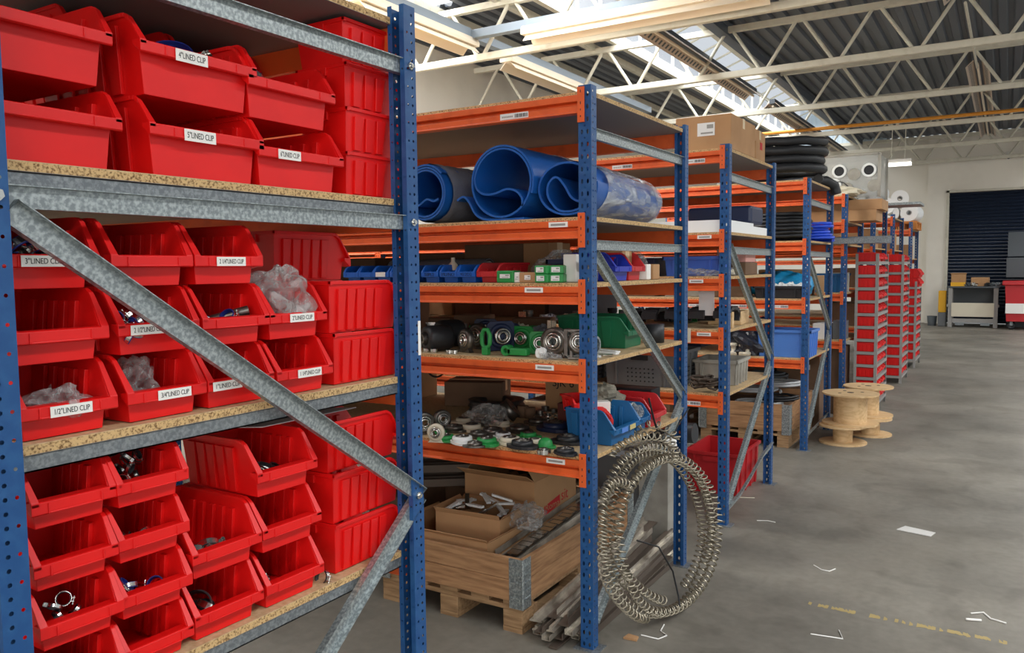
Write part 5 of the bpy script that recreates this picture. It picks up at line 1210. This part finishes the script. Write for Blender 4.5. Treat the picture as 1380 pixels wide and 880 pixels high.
t = thing('wheeled_bin', 'red wheeled bin with a white band, cut by the right edge', 'wheeled bin', T(.56, 23.4, .2))
mk('body', MB().slab([(-.56, -.4, 0), (.56, -.4, 0), (.6, -.44, .88), (-.6, -.44, .88)], (0, .8, 0)), RED2, t, None, .01); mk('lid', MB().box((-.66, -.5, .88), (.66, .45, .98)), RED2, t, None, .02)
mk('white_band', MB().box((-.58, -.445, .20), (.58, -.425, .44)), WHITE, t)
for sx in (-1, 1):
    for y in (-.3, .3): mk('wheel', MB().lathe([(.02, -.025), (.09, -.025), (.09, .025), (.02, .025)], 18, 0, T(rx=math.pi/2), True), BLACK, t, T(sx*.45, y, -.11)); mk('castor_fork', MB().box((sx*.45-.03, y-.04, -.1), (sx*.45+.03, y-.03, 0)), GALVD, t)
t = thing('compactor', 'dark grey machine behind the red wheeled bin', 'machine', T(.75, 24.35, 0)); mk('base', MB().box((-.75, -.3, 0), (.75, .3, 1.15)), DGREY, t); mk('hopper', MB().box((-.78, -.32, 1.25), (.75, .3, 1.75)), DGREY, t, None, .01); mk('hood', MB().slab([(-.76, -.3, 1.78), (.75, -.3, 1.78), (.75, -.1, 2.4), (-.76, -.1, 2.4)], (0, .3, 0)), DGREY, t); mk('emblem', MB().box((-.3, -.325, 1.45), (-.15, -.32, 1.55)), REDINK, t)
t = thing('alarm_sensor', 'small white sensor fixed to the wall above the shutter', 'sensor', T(-.06, 24.73, 4.35)); mk('case', MB().box((-.06, -.06, -.08), (.06, .02, .12)), WHITE, t, None, .015); mk('lens', MB().cyl((0, -.065, -.04), (0, -.05, -.04), .03, 14), DGREY, t)

# ------------------------------------------------------------------ litter on the floor
def scrap(px, py, pts, r, m, lab, name='scrap_strip', cat='litter'):
    p = P(px, py, 'Z', 0); return tag(mk(name, MB().tube([(x, y, r) for x, y in pts], r, 6), m, None, T(p.x, p.y, 0)), lab, cat, 'litter on the aisle floor')
p = P(1233, 716, 'Z', 0); tag(mk('flattened_card', MB().slab([(-.10, -.03, 0), (.09, -.07, 0), (.11, .02, 0), (-.06, .07, 0)], (0, 0, .004)), mat('pale_card', (206, 204, 198), .7), None, T(p.x, p.y, .001)), 'flat pale card lying in the middle of the aisle', 'litter', 'litter on the aisle floor')
scrap(1110, 769, [(-.06, .05), (-.01, .0), (.03, .0), (.05, .05)], .003, WHITE, 'white scrap strip on the aisle floor right of the wire coil')
scrap(1115, 860, [(-.07, .0), (.06, .02), (.03, .10)], .003, WHITE, 'white bent strip on the floor at the bottom edge')
scrap(1325, 833, [(-.05, .02), (.0, .06), (.03, .0), (.09, -.02)], .004, WHITE, 'white torn paper strip at the lower right')
scrap(1312, 838, [(-.03, .0), (.03, .02)], .006, WHITE, 'short white scrap left of the torn paper strip')
scrap(1033, 704, [(-.06, .0), (.0, .03), (.05, .02)], .003, WHITE, 'white scrap strip near the foot of the third rack')
scrap(876, 855, [(.02, .12), (.03, .05), (.07, .02), (.05, -.03), (-.03, -.03)], .003, WHITE, 'curved white strip on the floor below the wire coil')
scrap(1005, 672, [(-.04, .0), (.05, .04)], .003, CREAM, 'thin pale stick on the floor before the red crate')
p = P(851, 861, 'Z', 0); tag(mk('torn_card', MB().slab([(-.03, -.02, 0), (.03, -.015, 0), (.025, .02, 0), (-.025, .025, 0)], (0, 0, .008)), CARD, None, T(p.x, p.y, .001)), 'torn scrap of brown card below the wire coil', 'litter', 'litter on the aisle floor')
p = P(345, 880, 'Z', 0)
carton('wooden box corner on the floor under the first rack', (-1.78, 1.72, 0), (.22, .3, .13), 0, m=WOOD, tape=False)
# worn yellow line painted on the floor
mb = MB(); rnd = random.Random(2)
a, b = P(1080, 812, 'Z', 0), P(1380, 872, 'Z', 0); d = (b-a)
for k in range(60):
    u = k/60
    if rnd.random() < .6:
        q = a+d*u; mb.add([(q.x, q.y-.02*rnd.random(), .0008), (q.x+d.x/60, q.y+d.y/60-.01, .0008), (q.x+d.x/60, q.y+d.y/60+.03*rnd.random(), .0008), (q.x, q.y+.03, .0008)], [(0, 1, 2, 3)])
tag(mk('floor_line', mb, mat('worn_yellow_line', (168, 148, 96), .7)), 'worn yellow line painted across the concrete floor', 'floor line', None, 'stuff')
# ------------------------------------------------------------------ boxes standing deeper in the racks and in the second bays
rnd = random.Random(11)
deep = 0
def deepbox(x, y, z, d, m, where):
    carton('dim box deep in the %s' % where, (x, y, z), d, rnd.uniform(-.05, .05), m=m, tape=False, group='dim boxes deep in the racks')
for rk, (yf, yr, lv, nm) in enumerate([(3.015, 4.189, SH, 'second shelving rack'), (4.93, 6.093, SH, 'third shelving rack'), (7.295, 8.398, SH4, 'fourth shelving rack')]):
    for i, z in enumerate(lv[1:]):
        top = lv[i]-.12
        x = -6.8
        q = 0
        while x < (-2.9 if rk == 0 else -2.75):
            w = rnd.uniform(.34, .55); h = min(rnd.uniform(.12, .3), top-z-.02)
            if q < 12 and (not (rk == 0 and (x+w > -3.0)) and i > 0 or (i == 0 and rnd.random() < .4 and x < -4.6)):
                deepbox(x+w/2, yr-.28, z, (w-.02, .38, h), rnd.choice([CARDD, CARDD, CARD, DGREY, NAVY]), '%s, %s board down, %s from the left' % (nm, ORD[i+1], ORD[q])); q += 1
            x += w
# ------------------------------------------------------------------ small machine parts crowding the boards
PARTS = {}
def small_part(kind, m):
    k = (kind, m.name)
    if k not in PARTS:
        mb = MB()
        if kind == 'bush': mb.lathe([(.016, 0), (.034, 0), (.034, .05), (.016, .05)], 20, 0, None, True, False); nm = 'bush'
        elif kind == 'sprocket':
            for a in range(12): mb.box((.042, -.006, .012), (.056, .006, .024), 0, T(rz=a*math.pi/6))
            mb.ring(.012, .044, .010, .026, 28).ring(.012, .024, 0, .045, 20); nm = 'sprocket'
        elif kind == 'bracket': mb.box((-.03, -.04, 0), (.03, .04, .005)).box((-.03, .034, 0), (.03, .04, .075)).cyl((0, .028, .045), (0, .046, .045), .012, 12); nm = 'angle_bracket'
        elif kind == 'coupling': mb.lathe([(.012, 0), (.038, 0), (.038, .03), (.030, .034), (.030, .046), (.038, .05), (.038, .08), (.012, .08)], 24, 0, None, True, False); nm = 'shaft_coupling'
        else: mb.blob((0, 0, .03), (.12, .09, .06), 77, .32, 0, 10); nm = 'parts_packet'
        PARTS[k] = (nm, mb.mesh(nm, m))
    return PARTS[k]
KINDS_ = [('bush', DSTEEL), ('sprocket', BLACKP), ('bracket', STEEL), ('coupling', DSTEEL), ('packet', CREAM), ('bush', CREAM), ('coupling', BLACKP), ('packet', GREYFILM), ('sprocket', DSTEEL), ('bracket', GREEN)]
COL = {DSTEEL.name: 'grey steel', BLACKP.name: 'black', STEEL.name: 'bright steel', CREAM.name: 'cream', GREYFILM.name: 'grey', GREEN.name: 'green'}
def crowd(x0, x1, ys, z, where, skip=()):
    n = int((x1-x0)/.135); q = 0
    for r, y in enumerate(ys):
        for c in range(n):
            kd, m = rnd.choice(KINDS_)
            if rnd.random() < .12 or q in skip: q += 1; continue
            nm, me = small_part(kd, m); x = x0+.135*(c+.5)+rnd.uniform(-.015, .015)
            o = obj(nm, me, None, T(x, y+rnd.uniform(-.01, .01), z, rz=rnd.uniform(-.5, .5)))
            tag(o, '%s %s %s, %s line, %s from left' % (COL[m.name], nm.replace('_', ' '), where, ['front', 'middle', 'rear'][r], ORD[min(11, c)]), nm.replace('_', ' '), 'small parts ' + where)
            q += 1
crowd(-3.0, -1.95, [3.72, 3.84], SH[3], 'behind the bearings')
crowd(-2.65, -1.75, [5.55, 5.70], SH[3], 'on the third rack, fourth board')
crowd(-3.1, -2.55, [5.08, 5.22, 5.36], SH[2], 'left of the navy box, third rack')
crowd(-3.1, -2.35, [5.05, 5.20], SH[3], 'at the left, third rack, fourth board')
